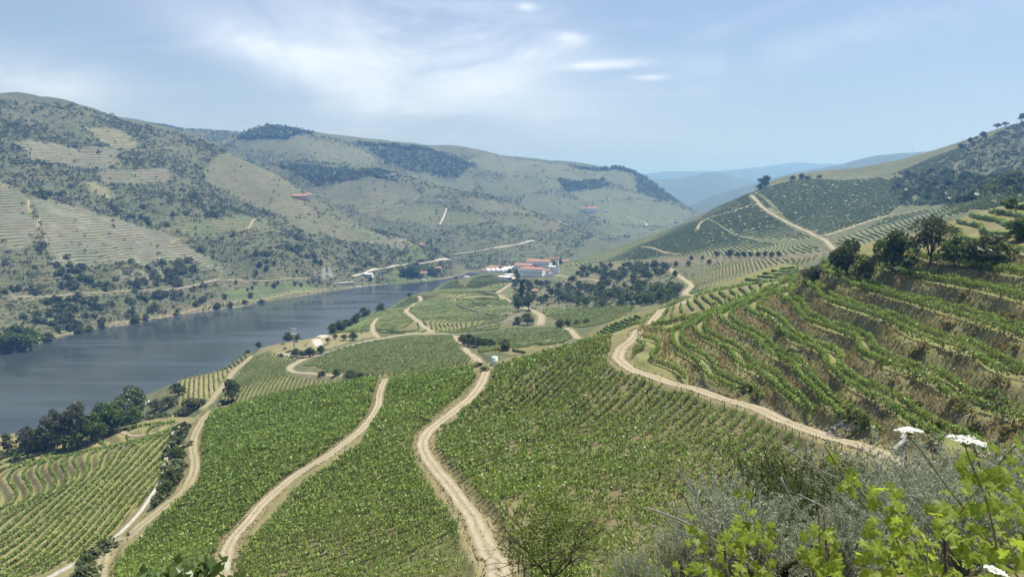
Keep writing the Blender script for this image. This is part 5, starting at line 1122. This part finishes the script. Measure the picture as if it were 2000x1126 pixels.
# quay and boats on the far side
p = on(672, 556, 2); t = thing('quay_wall', 'slanting white quay wall at the far waterside', 'wall', (p[0], p[1], p[2]), R(38)); put('slab', Bld().box(-15, 15, -1, 1, -6, 3.2).mesh('slab'), M_CONC, t); put('coping', Bld().box(-15.2, 15.2, -1.2, 1.2, 3.2, 3.6).mesh('coping'), M_WHITE, t)
def boat(u, v, L, label, yaw):
    a, w = ray(u, v); d = WATER / float(w); t = thing('boat', label, 'boat', (float(a) * d, d, WATER), R(yaw), None, 'boats moored at the far landing')
    n = 9; V = []; 
    for i in range(n):
        s = i / (n - 1); x = (s - .5) * L; hb = L * .14 * (math.sin(math.pi * min(1, .12 + .62 * (1 - s) + .1)) if s > .35 else 1) * (1 if s < .6 else max(.05, 1 - ((s - .6) / .4) ** 2)); sh = .9 + .5 * s * s
        V += [(x, -hb, sh), (x, -hb * .6, -.3), (x, hb * .6, -.3), (x, hb, sh)]
    F = []
    for i in range(n - 1):
        o = i * 4; F += [(o, o + 1, o + 5, o + 4), (o + 1, o + 2, o + 6, o + 5), (o + 2, o + 3, o + 7, o + 6), (o + 3, o, o + 4, o + 7)]
    F += [(0, 3, 2, 1), tuple((n - 1) * 4 + k for k in range(4))]
    put('hull', Bld().add(V, F).mesh('hull'), M_WHITE, t)
    cb = put('cabin', Bld().box(-L * .22, L * .12, -L * .09, L * .09, 1.0, 2.5).mesh('cabin'), M_WHITE, t); put('window', Bld().box(-L * .2, L * .1, -L * .092, L * .092, 1.7, 2.2).mesh('window'), M_DARK, cb)
    put('canopy', Bld().box(-L * .4, -L * .2, -L * .1, L * .1, 2.3, 2.45).mesh('canopy'), M_GLASSG, t)
boat(828, 548, 13, 'left white boat moored at the far landing', 10); boat(840, 546.5, 11, 'right white boat moored at the far landing', 15); boat(912, 541.5, 14, 'long white boat moored below the estate field', 40); boat(701, 561, 9, 'small white boat by the quay wall', 30)
# dry-stone walls
def stone_wall(pix, lay, h, th, label):
    P = np.array(pix, float); Wp = at(P[:, 0], P[:, 1], lay); S = spline(Wp[:, :2], 3.0); T = unit(np.gradient(S, axis=0)); Nn = np.column_stack([-T[:, 1], T[:, 0]]); n = len(S)
    z = ground(S[:, 0], S[:, 1]); hh = h * (.85 + .3 * rng.rand(n)); A = S + Nn * th / 2; B = S - Nn * th / 2
    V = np.stack([np.column_stack([A, z - 1.5]), np.column_stack([A, z + hh]), np.column_stack([B, z + hh]), np.column_stack([B, z - 1.5])], 1); i = np.arange(n * 4).reshape(n, 4)
    F = np.concatenate([np.stack([i[:-1, k], i[:-1, (k + 1) % 4], i[1:, (k + 1) % 4], i[1:, k]], -1) for k in range(3)]); o = V[n // 2, 0].copy()
    put('stone_wall', npmesh('stone_wall', V.reshape(-1, 3) - o, [F, np.array([i[0][::-1], i[-1]])]), M_STONE, loc=tuple(o), label=label, category='wall')
stone_wall([(890, 597), (935, 612), (970, 618), (1000, 612)], 1, 1.8, .7, 'dark dry-stone wall curving across the low round hill')
stone_wall([(848, 570), (900, 563), (950, 573), (990, 574)], 1, 1.6, .7, 'dark stone wall under the estate field')
stone_wall([(925, 645), (960, 637), (990, 628), (1003, 622)], 1, 1.6, .7, 'straight stone wall leading to the grey hut')
stone_wall([(985, 627), (1003, 620), (1018, 614)], 1, 1.3, .6, 'short stone wall beside the pale road end')
# concrete channel down the low stepped field
def channel():
    pix = np.array([(70,1140),(150,1100),(182,1084),(230,1046),(268,1008),(292,975),(315,935),(323,900),(333,868),(352,830)], float); Wp = at(pix[:, 0], pix[:, 1], 0); S = spline(Wp[:, :2], 2.0); S = np.column_stack([smooth1(S[:, 0], 2), smooth1(S[:, 1], 2)])
    T = unit(np.gradient(S, axis=0)); Nn = np.column_stack([-T[:, 1], T[:, 0]]); z = smooth1(ground(S[:, 0], S[:, 1]), 2) + .1; n = len(S)
    q = [(-.5, -.7), (-.5, .3), (-.32, .3), (-.3, .05), (.3, .05), (.32, .3), (.5, .3), (.5, -.7)]
    V = np.stack([np.column_stack([S + Nn * o, z + dz]) for o, dz in q], 1); k = len(q); i = np.arange(n * k).reshape(n, k); F = np.stack([i[:-1, :-1], i[:-1, 1:], i[1:, 1:], i[1:, :-1]], -1).reshape(-1, 4); o = V[n // 2, 3].copy()
    put('concrete_channel', npmesh('concrete_channel', V.reshape(-1, 3) - o, F), M_CONC, loc=tuple(o), label='pale concrete drainage channel beside the grassy track', category='channel')
channel()
# white water tank by the middle track
p = on(966, 712, 0); t = thing('water_tank', 'white water tank standing beside the middle track', 'tank', (p[0], p[1], p[2]), R(20))
put('tank_body', Bld().lathe([(.98, .35), (1.0, .45), (1.0, 1.3), (1.03, 1.35), (1.0, 1.4), (1.0, 2.45), (.9, 2.62), (.45, 2.75)], 18).mesh('tank_body', True), M_GLASSG, t); put('lid', Bld().lathe([(.4, 2.72), (.4, 2.88), (.3, 2.92)], 12).mesh('lid'), M_METAL, t)
put('plinth', Bld().box(-1.15, 1.15, -1.15, 1.15, -.6, .35).mesh('plinth'), M_CONC, t); put('pipe', Bld().tube([(-1.0, -.4, .6), (-1.35, -.5, .6), (-1.4, -.5, -.2)], .06).mesh('pipe'), M_METAL, t)
# lattice pylon by the river trees
def pylon(u, vb, vt, label):
    p = on(u, vb, 0); _, w1 = ray(u, vt); _, w0 = ray(u, vb); h = float(w1 - w0) * p[1]; t = thing('lattice_pylon', label, 'pylon', p, R(25)); r = lambda z: .75 - .55 * z / h
    for sx in (-1, 1):
        for sy in (-1, 1): put('leg', Bld().tube([(sx * r(0), sy * r(0), -.5), (sx * r(h), sy * r(h), h)], .07, 4).mesh('leg'), M_METAL, t)
    B = Bld(); nz = 9
    for i in range(nz):
        z0, z1 = h * i / nz, h * (i + 1) / nz; a, b = r(z0), r(z1)
        for (x0, y0), (x1, y1) in (((-1, -1), (1, -1)), ((1, -1), (1, 1)), ((1, 1), (-1, 1)), ((-1, 1), (-1, -1))): B.tube([(x0 * a, y0 * a, z0), (x1 * b, y1 * b, z1)], .045, 4); B.tube([(x1 * a, y1 * a, z0), (x0 * b, y0 * b, z1)], .045, 4)
    put('bracing', B.mesh('bracing'), M_METAL, t); 
    for z in (h * .97, h * .88): put('crossarm', Bld().box(-1.6, 1.6, -.07, .07, z, z + .12).mesh('crossarm'), M_METAL, t)
    for x in (-1.4, -.7, .7, 1.4): put('insulator', Bld().lathe([(.06, 0), (.12, .12), (.06, .2), (.12, .32), (.05, .45)], 8).mesh('insulator'), M_CONC, t, (x, 0, h * .97 + .12))
pylon(248, 834, 788, 'grey lattice power pylon among the riverside trees')
def mast():
    p = on(575, 682, 1); d = p[1]; S = d / 1511.0; t = thing('signal_mast', 'steel signal mast with a basket platform above the river', 'mast', p, 0); z = lambda v: (684 - v) * S
    put('pole', Bld().tube([(0, 0, -1), (0, 0, z(660))], [.55, .4], 10).mesh('pole'), M_METAL, t); put('basket', Bld().lathe([(.4, z(660)), (1.2, z(656.5)), (2.3, z(653)), (2.3, z(652)), (.3, z(652))], 14).mesh('basket'), M_METAL, t)
    B = Bld()
    for k in range(8): a = k * math.pi / 4; B.tube([(2.25 * math.cos(a), 2.25 * math.sin(a), z(652)), (2.25 * math.cos(a), 2.25 * math.sin(a), z(641))], .09, 4)
    for zz in (z(647), z(641.5)): B.tube([(2.25 * math.cos(k * math.pi / 8), 2.25 * math.sin(k * math.pi / 8), zz) for k in range(17)], .07, 4)
    put('railing', B.mesh('railing'), M_METAL, t)
    for x, hh in ((-1.5, 637), (0, 639), (1.3, 636)): put('antenna', Bld().box(x - .13, x + .13, -.13, .13, z(652), z(hh)).mesh('antenna'), M_METAL, t)
mast()
p = on(878, 662, 1); t = thing('utility_pole', 'slim concrete utility pole by the saddle track', 'pole', p, R(15)); put('pole', Bld().tube([(0, 0, -.5), (0, 0, 6.8)], [.17, .1], 8).mesh('pole'), M_CONC, t); put('crossarm', Bld().box(-.9, .9, -.06, .06, 6.3, 6.45).mesh('crossarm'), M_CONC, t)
p = on(1783, 303, 4); t = thing('radio_mast', 'thin radio mast on the blue ridge at the right', 'mast', p, 0); put('lattice', Bld().tube([(0, 0, -10), (0, 0, 34)], [1.3, .7], 4).mesh('lattice'), M_METAL, t); put('top_array', Bld().box(-1.6, 1.6, -1, 1, 24, 29).mesh('top_array'), M_METAL, t)
# parked van on the river road
def van(u, v):
    p = on(u, v, None); t = thing('parked_van', 'white van parked on the riverside road', 'van', (p[0], p[1], p[2] + .1), R(48))
    pr = [(-2.3, .45), (-2.3, 1.95), (1.1, 1.95), (1.75, 1.25), (2.35, 1.1), (2.4, .45)]; n = len(pr); V = [(x, s * .95, z) for s in (-1, 1) for x, z in pr]; F = [tuple(range(n)), tuple(range(2 * n - 1, n - 1, -1))] + [(i, i + n, (i + 1) % n + n, (i + 1) % n) for i in range(n)]
    put('body', Bld().add(V, F).mesh('body'), M_WHITE, t); put('windscreen', Bld().add([(1.13, -.85, 1.9), (1.13, .85, 1.9), (1.74, .85, 1.3), (1.74, -.85, 1.3)], [(0, 1, 2, 3)]).mesh('windscreen'), M_DARK, t, (.03, 0, .03))
    for s in (-1, 1): put('side_window', Bld().box(.1, 1.0, -.02, .02, 1.3, 1.8).mesh('side_window'), M_DARK, t, (0, s * .955, 0))
    wl = Bld().lathe([(.34, -.11), (.34, .11)], 12).mesh('wheel'); wl.materials.append(M_DARK)
    for x in (-1.5, 1.5):
        for s in (-1, 1): o = put('wheel', wl, None, t, (x, s * .88, .34)); o.rotation_euler = (R(90), 0, 0)
van(290, 790)
# posts along the bending track
S = TLINES[3][3]; T = unit(np.gradient(S[:, :2], axis=0)); Nn = np.column_stack([-T[:, 1], T[:, 0]]); us, vs = px(S[:, 0], S[:, 1], S[:, 2]); acc = 0; k = 0
pm = [Bld().tube([(0, 0, -.4), (.05 * q, .02, .9), (.12 * q, .05, 1.65)], [.075, .07, .06], 6).mesh('fence_post') for q in (-1, 0, 1.4)]
for m_ in pm: m_.materials.append(M_STAKE)
for i in range(1, len(S)):
    acc += np.linalg.norm(S[i, :2] - S[i - 1, :2])
    if acc > 2.7 and 1262 < us[i] < 1740:
        acc = 0; c1 = S[i, :2] + Nn[i] * 3.0; c2 = S[i, :2] - Nn[i] * 3.0; c = c1 if np.hypot(*c1) < np.hypot(*c2) else c2; c = c + rng.normal(size=2) * .2
        put('fence_post', pm[k % 3], loc=(c[0], c[1], float(ground(c[0], c[1])) - .1), rz=rng.rand() * 6.28, sc=(1, 1, .85 + .3 * rng.rand()), label='dark wooden vine post in the line along the bending track', category='post', group='posts along the bending track'); k += 1
for i, (kk, P) in enumerate(sorted(ROWS['mid'], key=lambda r: np.hypot(r[1][:, 0], r[1][:, 1]).mean())[:46]):
    for e in (0, len(P) // 2, len(P) - 1):
        x, y = P[e]; u_, v_ = px(x, y, float(ground(x, y)))
        if 980 < u_ < 1560 and 820 < v_ < 1130: put('vine_stake', pm[(i + e) % 3], loc=(x, y, float(ground(x, y)) - .1), rz=rng.rand() * 6.28, label='thin dark stake standing among the vines right of the middle track', category='stake', group='stakes in the vines right of the middle track')
# heap of broken stone and two concrete pipes at the end of a bench
def stone_mesh(s):
    r = np.random.RandomState(s); V = unit(r.normal(size=(14, 3))) * (.7 + .5 * r.rand(14))[:, None] * np.array([1, .75, .5]); import bmesh
    bm = bmesh.new(); [bm.verts.new(v) for v in V]; h = bmesh.ops.convex_hull(bm, input=bm.verts); me = bpy.data.meshes.new('stone'); bm.to_mesh(me); bm.free(); me.materials.append(M_ROCK); return me
SM = [stone_mesh(s) for s in range(5)]
p = on(1648, 836, 0); t = thing('rock_pile', 'heap of broken grey stones beside the track end', 'rock pile', p, 0)
for k in range(70):
    a = rng.rand() * 6.28; q = rng.rand() ** .6; x, y = 2.6 * q * math.cos(a), 2.2 * q * math.sin(a); z = float(ground(p[0] + x, p[1] + y)) - p[2] + 1.0 * (1 - q) * rng.rand() ** .5 + .05
    o = put('stone', SM[k % 5], None, t, (x, y, z), sc=.18 + .26 * rng.rand()); o.rotation_euler = tuple(rng.rand(3) * 6)
for u, v, yaw, lab in ((1768, 858, 40, 'grey concrete pipe lying against the bank'), (1757, 874, 25, 'second shorter concrete pipe below the first')):
    p = on(u, v, 0); t = thing('concrete_pipe', lab, 'pipe', (p[0], p[1], p[2] + .25), R(yaw)); n = 12
    put('pipe', Bld().tube([(-1.1, 0, -.35), (1.1, 0, .75)], .34, 14).mesh('pipe', False), M_CONC, t); put('collar', Bld().tube([(.95, 0, .66), (1.15, 0, .77)], .4, 14).mesh('collar'), M_CONC, t)
# ------------------------------------------------------------------ foreground: grapevine shoots, olive bushes, almond tree, umbels
def P3(u, v, d):
    a, w = ray(u, v); return np.array([float(a) * d, d, float(w) * d])
M_GRAPE = mat_leaf('grape_leaf', (.07,.135,.018), (.36,.43,.07), .60, .12, (.38,.43,.08), .75); M_OLIVE = mat_leaf('olive_leaf', (.12,.14,.095), (.34,.37,.28), .3, .2, (.29,.31,.23)); M_ALM = mat_leaf('almond_leaf', (.06,.10,.024), (.22,.275,.08), .5, .25)
M_CANE = mat_plain('dead_cane', (.27,.245,.215), (.16,.14,.12), 20, .9); M_SHOOT = mat_plain('green_shoot', (.16,.16,.05), (.12,.09,.04), 12, .7); M_UMB = mat_plain('umbel_white', (.70,.70,.62), (.55,.57,.46), 60, .9)
def grape_leaf(seed):
    r = np.random.RandomState(seed); n = 46; th = np.linspace(-math.pi * .93, math.pi * .93, n)      # 0 is the leaf tip
    rad = .50 + .30 * np.cos(th * .5) ** 2
    for c, a, w in ((0, .30, .30), (1.05, .24, .28), (-1.05, .24, .28), (2.0, .16, .30), (-2.0, .16, .30)): rad += a * np.exp(-((th - c) / w) ** 2)
    for c in (.55, -.55, 1.55, -1.55): rad -= .16 * np.exp(-((th - c) / .13) ** 2)
    rad *= 1 + .055 * np.sign(np.sin(th * 13)) + .03 * r.normal(size=n); rad *= .5
    o = np.stack([rad * np.cos(th), rad * np.sin(th)], 1); i = o * .55; cup = .22 + .2 * r.rand(); fold = .12 * r.normal()
    z = lambda q: -cup * (q ** 2).sum(1) + fold * np.abs(q[:, 1]) + .05 * np.sin(q[:, 0] * 17 + seed) * np.abs(q[:, 1]) * 2
    V = np.concatenate([[(0, 0, 0)], np.column_stack([i, z(i)]), np.column_stack([o, z(o)])]); F3 = [(0, 1 + k, 2 + k) for k in range(n - 1)]; F4 = [(1 + k, 1 + n + k, 2 + n + k, 2 + k) for k in range(n - 1)]
    vein = sum(np.exp(-((th - c) / .10) ** 2) for c in (0, 1.05, -1.05, 2.0, -2.0)); v = np.clip(np.concatenate([[1.0], .35 + .6 * vein, .25 + .4 * vein]) + .3 * (r.rand() - .5), 0, 1)
    me = npmesh('leaf', V, [np.array(F3), np.array(F4)], {'v': v}, smooth=True); me.materials.append(M_GRAPE); return me
GL_ = [grape_leaf(s) for s in range(7)]
import mathutils
def put_leaf(parent, c, size, i, org):
    f = np.array([rng.normal() * .55, -.55 + rng.normal() * .5, .75 + rng.normal() * .35]); f = mathutils.Vector(f).normalized(); q = f.to_track_quat('Z', 'Y'); q = q @ mathutils.Quaternion((0, 0, 1), rng.rand() * 6.28)
    o = put('leaf', GL_[i % 7], None, parent, tuple(c - org), sc=size); o.rotation_mode = 'QUATERNION'; o.rotation_quaternion = q; return o
def in_poly(pix, n):
    P = np.array(pix, float); x0, y0 = P.min(0); x1, y1 = P.max(0); q = np.column_stack([x0 + (x1 - x0) * rng.rand(n * 6), y0 + (y1 - y0) * rng.rand(n * 6)]); return q[pip(P, q[:, 0], q[:, 1])][:n]
def cane(parent, pts, r0, mat, org, name):
    S = spline(np.array([P3(*p) for p in pts]), .06); put(name, Bld().tube(S - org, np.linspace(r0, r0 * .35, len(S)), 6).mesh(name, True), mat, parent)
    return S
def grapevine(label, base, canes, shoots, patches):
    org = P3(*base); org[2] = float(ground(org[0], org[1])); t = thing('grapevine', label, 'grapevine', tuple(org), 0, None, 'grapevine shoots in the foreground'); k = 0
    for c in canes: cane(t, c, .0042, M_CANE, org, 'dead_cane')
    for c in shoots:
        S = cane(t, c, .0045, M_SHOOT, org, 'shoot')
        for s in S[2::3]:
            if rng.rand() < .75: put_leaf(t, s + rng.normal(size=3) * .03, .04 + .05 * rng.rand(), k, org); k += 1
    for pix, n, d0, d1, s0, s1 in patches:
        for u, v in in_poly(pix, int(n * 1.45)): put_leaf(t, P3(u, v, d0 + (d1 - d0) * rng.rand()), (s0 + (s1 - s0) * rng.rand()) * .64, k, org); k += 1
    put('vine_stem', Bld().tube([(0, 0, -.2), (.03, .02, .35), (-.02, .05, .8)], [.016, .012, .006], 7).mesh('vine_stem', True), M_BARK, t)
grapevine('low leafy grapevine clump with a forked dead cane, leftmost in the foreground', (1420, 1126, 3.6),
  [[(1262,990,3.4),(1300,1003,3.4),(1345,1022,3.4),(1400,1055,3.4),(1450,1090,3.4),(1510,1140,3.4)], [(1367,957,3.45),(1361,978,3.42),(1372,1010,3.4),(1388,1046,3.4)], [(1490,1065,3.5),(1500,1100,3.5),(1515,1140,3.5)]],
  [[(1335,965,3.5),(1350,1000,3.5),(1370,1060,3.5),(1400,1130,3.5)], [(1465,955,3.6),(1470,1000,3.6),(1478,1060,3.6),(1480,1130,3.6)]],
  [([(1335,1025),(1400,1040),(1450,1020),(1510,1020),(1515,1126),(1480,1160),(1380,1150),(1345,1080)], 52, 3.2, 4.0, .08, .135), ([(1290,1105),(1350,1100),(1350,1160),(1290,1160)], 8, 3.2, 3.6, .06, .10), ([(1430,965),(1475,960),(1480,1030),(1440,1030)], 7, 3.4, 3.7, .07, .11)])
grapevine('middle grapevine shoot with a straight dead cane between the two leafy clumps', (1620, 1126, 3.4),
  [[(1525,932,3.2),(1545,972,3.2),(1575,1012,3.2),(1600,1058,3.2),(1624,1102,3.2)], [(1560,965,3.5),(1600,985,3.5),(1640,1010,3.5),(1670,1030,3.5)]],
  [[(1600,995,3.4),(1600,1040,3.4),(1605,1080,3.4),(1620,1135,3.4)]], [([(1570,1030),(1622,1025),(1635,1060),(1650,1126),(1640,1150),(1590,1150),(1565,1080)], 36, 3.1, 3.8, .08, .13)])
grapevine('tall dense grapevine filling the bottom right corner', (1850, 1126, 3.6),
  [[(1528,870,3.6),(1555,888,3.6),(1610,922,3.6),(1680,950,3.6),(1735,1000,3.6),(1790,1060,3.6)], [(1578,862,3.7),(1576,892,3.7),(1620,945,3.7),(1660,990,3.7),(1698,1040,3.7)], [(1730,1010,3.4),(1780,1050,3.4),(1830,1090,3.4)]],
  [[(1610,868,3.6),(1630,900,3.6),(1660,935,3.6),(1700,985,3.6),(1760,1060,3.6),(1800,1130,3.6)], [(2010,840,3.2),(1960,895,3.2),(1905,960,3.2),(1860,1030,3.2),(1840,1130,3.2)], [(1900,860,3.4),(1920,930,3.4),(1950,1010,3.4),(1990,1110,3.4)]],
  [([(1650,925),(1680,915),(1692,975),(1660,985)], 9, 3.3, 3.7, .07, .12), ([(1690,960),(1750,945),(1770,1010),(1700,1030)], 14, 3.3, 3.8, .09, .14), ([(1690,1030),(1770,1000),(1800,1060),(1790,1160),(1660,1160)], 44, 3.0, 3.9, .08, .14), ([(1790,1000),(1850,960),(1900,930),(1960,880),(2030,860),(2030,1160),(1790,1160)], 125, 2.8, 4.0, .08, .15), ([(1860,900),(1900,880),(1920,930),(1870,950)], 10, 3.2, 3.6, .07, .12)])
# leafy shrub at the bottom edge, left
bm_ = crown_mesh('foliage', .0, 1.15, .75, 9, 230, .13, .8, .35, 0, 71); bm_.materials.append(mat_leaf('shrub_leaf', (.03,.06,.015), (.11,.16,.04), .3, .4))
for u, d, s, lab in ((395, 7.5, 1.0, 'glossy-leaved shrub at the bottom edge, before the narrow track'), (320, 7.0, .75, 'lower glossy-leaved shrub left of the larger one')):
    q = P3(u, 1120, d); z = P3(u, 1078 if s == 1 else 1098, d)[2]; g = float(ground(q[0], q[1])); put('leafy_shrub', bm_, loc=(q[0], q[1], g - .05), sc=max(.6, (z - g) / 1.15), label=lab, category='shrub')
# olive and evergreen bushes on the slope under the camera
def olive(seed, n=5200): return crown_mesh('foliage', .1, 3.0, 1.75, 26, n, .085, .9, .5, 0, seed)
def olive_leaves(seed, n):
    r = np.random.RandomState(seed); k = 240; base = np.column_stack([r.normal(size=k) * .55, r.normal(size=k) * .55, .3 + r.rand(k) * 1.9]); dirv = unit(np.column_stack([base[:, 0] * .9, base[:, 1] * .9, .5 + r.rand(k)]) + r.normal(size=(k, 3)) * .3); L = .5 + .5 * r.rand(k)
    j = r.randint(k, size=n); s = r.rand(n); C = base[j] + dirv[j] * (L[j] * s)[:, None] + r.normal(size=(n, 3)) * .035; ax = dirv[j] * .7 + r.normal(size=(n, 3)) * .6
    V, F = leaves(C, ax, .020 + .010 * r.rand(n), .075 + .035 * r.rand(n)); me = npmesh('foliage', V, F, {'v': np.repeat(np.clip(r.rand(n) * .8 + .2 * s, 0, 1), 4)}); B = Bld()
    for q in range(0, k, 5): B.tube([(base[q, 0] * .2, base[q, 1] * .2, .0), base[q], base[q] + dirv[q] * L[q]], [.025, .012, .004], 4)
    return me, B.mesh('branches')
OV = [olive_leaves(s, 17000) for s in (81, 82)]
for a_, b_ in OV: a_.materials.append(M_OLIVE); b_.materials.append(M_CANE)
dk = olive_leaves(83, 15000); dk[0].materials.append(M_OAK); dk[1].materials.append(M_BARK)
def slope_bush(u, vtop, d, wide, kind, label, cat='bush'):
    top = P3(u, vtop, d); g = float(ground(top[0], top[1])); h = max(.8, top[2] - g); s = h / 2.75; t = thing('olive_bush' if kind < 2 else 'evergreen_bush', label, cat, (top[0], top[1], g - .05), rng.rand() * 6, (s * wide, s * wide, s), 'bushes on the slope below the camera')
    f, b = OV[kind] if kind < 2 else dk; put('foliage', f, None, t); put('branches', b, None, t)
slope_bush(1430, 940, 15, .9, 0, 'silver-grey olive bush behind the leftmost grapevine'); slope_bush(1340, 1010, 13, .85, 1, 'lower silver-grey olive bush at the left of the slope'); slope_bush(1480, 960, 13, 1.1, 1, 'silver-grey olive bush behind the straight dead cane')
slope_bush(1555, 885, 19, 1.0, 2, 'dark evergreen bush between the silver-grey ones'); slope_bush(1600, 935, 15, 1.0, 2, 'lower dark evergreen bush behind the middle grapevine'); slope_bush(1700, 898, 21, 1.0, 0, 'silver-grey olive bush under the end of the track'); slope_bush(1810, 882, 20, 1.1, 1, 'broad silver-grey olive bush below the white umbels')
slope_bush(1930, 880, 18, 1.1, 0, 'silver-grey olive bush at the right edge'); slope_bush(1760, 930, 14, 1.1, 1, 'silver-grey olive bush behind the dense grapevine'); slope_bush(1890, 935, 12, 1.1, 0, 'near silver-grey olive bush behind the dense grapevine'); slope_bush(1235, 1095, 12, .8, 1, 'small silver-grey bush at the bottom edge'); slope_bush(1650, 990, 11, 1.0, 0, 'silver-grey olive bush in front of the dark evergreen'); slope_bush(2010, 900, 13, 1.1, 1, 'silver-grey bush cut by the right edge')
# almond tree at the bottom
def almond():
    d = 33.0; c = P3(1075, 1050, d); g = float(ground(c[0], c[1])); top = P3(1075, 962, d)[2]; h = top - g; r = np.random.RandomState(91); t = thing('almond_tree', 'small open almond tree beside the bottom of the middle track', 'tree', (c[0], c[1], g)); tips = []; B = Bld()
    def grow(p, dr, L, rad, lev):
        q = p + dr * L * .5 + r.normal(size=3) * L * .05; e = p + dr * L; B.tube([p, q, e], [rad, rad * .8, rad * .6], 5)
        if lev <= 1: tips.append((q, e))
        if lev == 0: return
        for k in range(3 if lev > 1 else 3):
            nd = unit(dr + r.normal(size=3) * .55 + np.array([0, 0, .12])); grow(e, nd, L * (.62 + .2 * r.rand()), rad * .55, lev - 1)
    trunk = Bld(); trunk.tube([(0, 0, -.3), (.1, 0, .5), (.05, .05, h * .24)], [.15, .12, .10], 8); put('trunk', trunk.mesh('trunk', True), M_BARK, t)
    for k in range(5): a = k * 1.26 + .4; grow(np.array([.05, .05, h * .22]), unit(np.array([math.cos(a) * .75, math.sin(a) * .75, .75])), h * .31, .07, 3)
    put('branches', B.mesh('branches'), M_BARK, t); cm = crown_mesh('crown', h * .16, h * 1.0, h * .42, 46, 5600, .105, .85, .15, 0, 92); put('crown', cm, M_ALM, t)
almond()
# white umbels on tall stalks
def umbel(u, v, d, rad, tilt, stem, label, seed):
    r = np.random.RandomState(seed); c = P3(u, v, d); org = P3(*stem[-1]); org[2] = float(ground(org[0], org[1])); t = thing('umbel_flower', label, 'flower', tuple(org)); S = spline(np.array([c - np.array([0, 0, rad * .55])] + [P3(*q) for q in stem]), .05)
    put('stalk', Bld().tube(S - org, np.linspace(.0028, .0045, len(S)), 6).mesh('stalk', True), M_SHOOT, t); B = Bld(); V = []; n = 34
    ex = np.array([math.cos(tilt), 0, -math.sin(tilt)]); ey = np.array([0, 1., -.2 + tilt * .6]); ez = np.cross(ex, ey)
    for k in range(n):
        a = k * 2.39996; q = math.sqrt((k + .5) / n); e = (ex * math.cos(a) + ey * math.sin(a)) * rad * q + ez * rad * (.06 - .16 * q * q + .04 * r.normal()); B.tube([c - org - ez * rad * .5, c - org + e * .6 - ez * rad * .12, c - org + e], .0009, 4)
        m = 26; off = r.normal(size=(m, 3)) * np.array([.085, .085, .025]) * rad; V.append(c + e + off)
    put('ray_stalks', B.mesh('ray_stalks'), M_SHOOT, t); C = np.concatenate(V); m = len(C); ax = r.normal(size=(m, 3)); ax[:, 2] *= .35; sd = np.cross(ax, np.array([[0, -.25, 1.]]) + r.normal(size=(m, 3)) * .25); Vv, F = leaves(C, ax, rad * .085, rad * .10, sd); put('flower_head', npmesh('flower_head', Vv - org, F), M_UMB, t)
umbel(1776, 838, 3.3, .055, .02, [(1800,880,3.32),(1850,950,3.35),(1920,1040,3.4),(2000,1140,3.5)], 'flat white umbel flower, left of the two tall ones', 5); umbel(1888, 857, 2.9, .066, .16, [(1895,900,2.95),(1930,990,3.0),(1960,1140,3.1)], 'larger tilted white umbel flower near the right edge', 6); umbel(1945, 1112, 2.5, .036, .3, [(1950,1135,2.5),(1955,1180,2.5)], 'small white umbel flower at the bottom right', 7)
# rough grass and weeds on the near slope
gp = world_poly([(1000,1190),(1180,1128),(1330,1085),(1480,1010),(1580,900),(1740,895),(2080,880),(2500,880),(2500,1300),(1000,1500)], 0); n = 26000; x0, y0 = gp.min(0); x1, y1 = gp.max(0); q = np.column_stack([x0 + (x1 - x0) * rng.rand(n * 3), y0 + (y1 - y0) * rng.rand(n * 3)]); q = q[pip(gp, q[:, 0], q[:, 1])][:n]; q = q[track_dist(q[:, 0], q[:, 1]) > .2]
hh = (.25 + .5 * rng.rand(len(q))); ax = rng.normal(size=(len(q), 3)) * .4; ax[:, 2] += 1; V, F = leaves(np.column_stack([q, ground(q[:, 0], q[:, 1]) + hh * .4]), ax, hh * .25, hh * 1.1); tone = np.clip(.5 + 2.2 * fbm(q[:, 0] / 4, q[:, 1] / 4, 3), 0, 1)
put('slope_weeds', npmesh('slope_weeds', V, F, {'v': np.repeat(tone, 4)}), mat_leaf('slope_weed', (.05,.065,.02), (.22,.19,.08), .3, .05), kind='stuff', label='rough weeds on the slope below the camera')
# ------------------------------------------------------------------ summer haze filling the valley
def build_haze():
    gv = bpy.data.objects['hillside_ground'].data.vertices; co = np.empty(len(gv) * 3, np.float32); gv.foreach_get('co', co); top = float(co[2::3].max()) + 45      # clear of the tallest ridge and its mast
    b = Bld().box(-13500, 13500, -600, 13400, -168.5, top)
    m, t = nodes('haze'); N = NT(t)
    v = N.n('ShaderNodeVolumePrincipled', {'Color': (.21, .47, 1.0, 1), 'Density': HAZE, 'Anisotropy': .35, 'Absorption Color': (.6, .75, 1, 1)})
    o = N.n('ShaderNodeOutputMaterial'); t.links.new(v.outputs[0], o.inputs['Volume'])
    put('haze', b.mesh('haze'), m, kind='stuff', label='pale blue summer haze filling the river valley')
HAZE = 1.9e-4
build_haze()
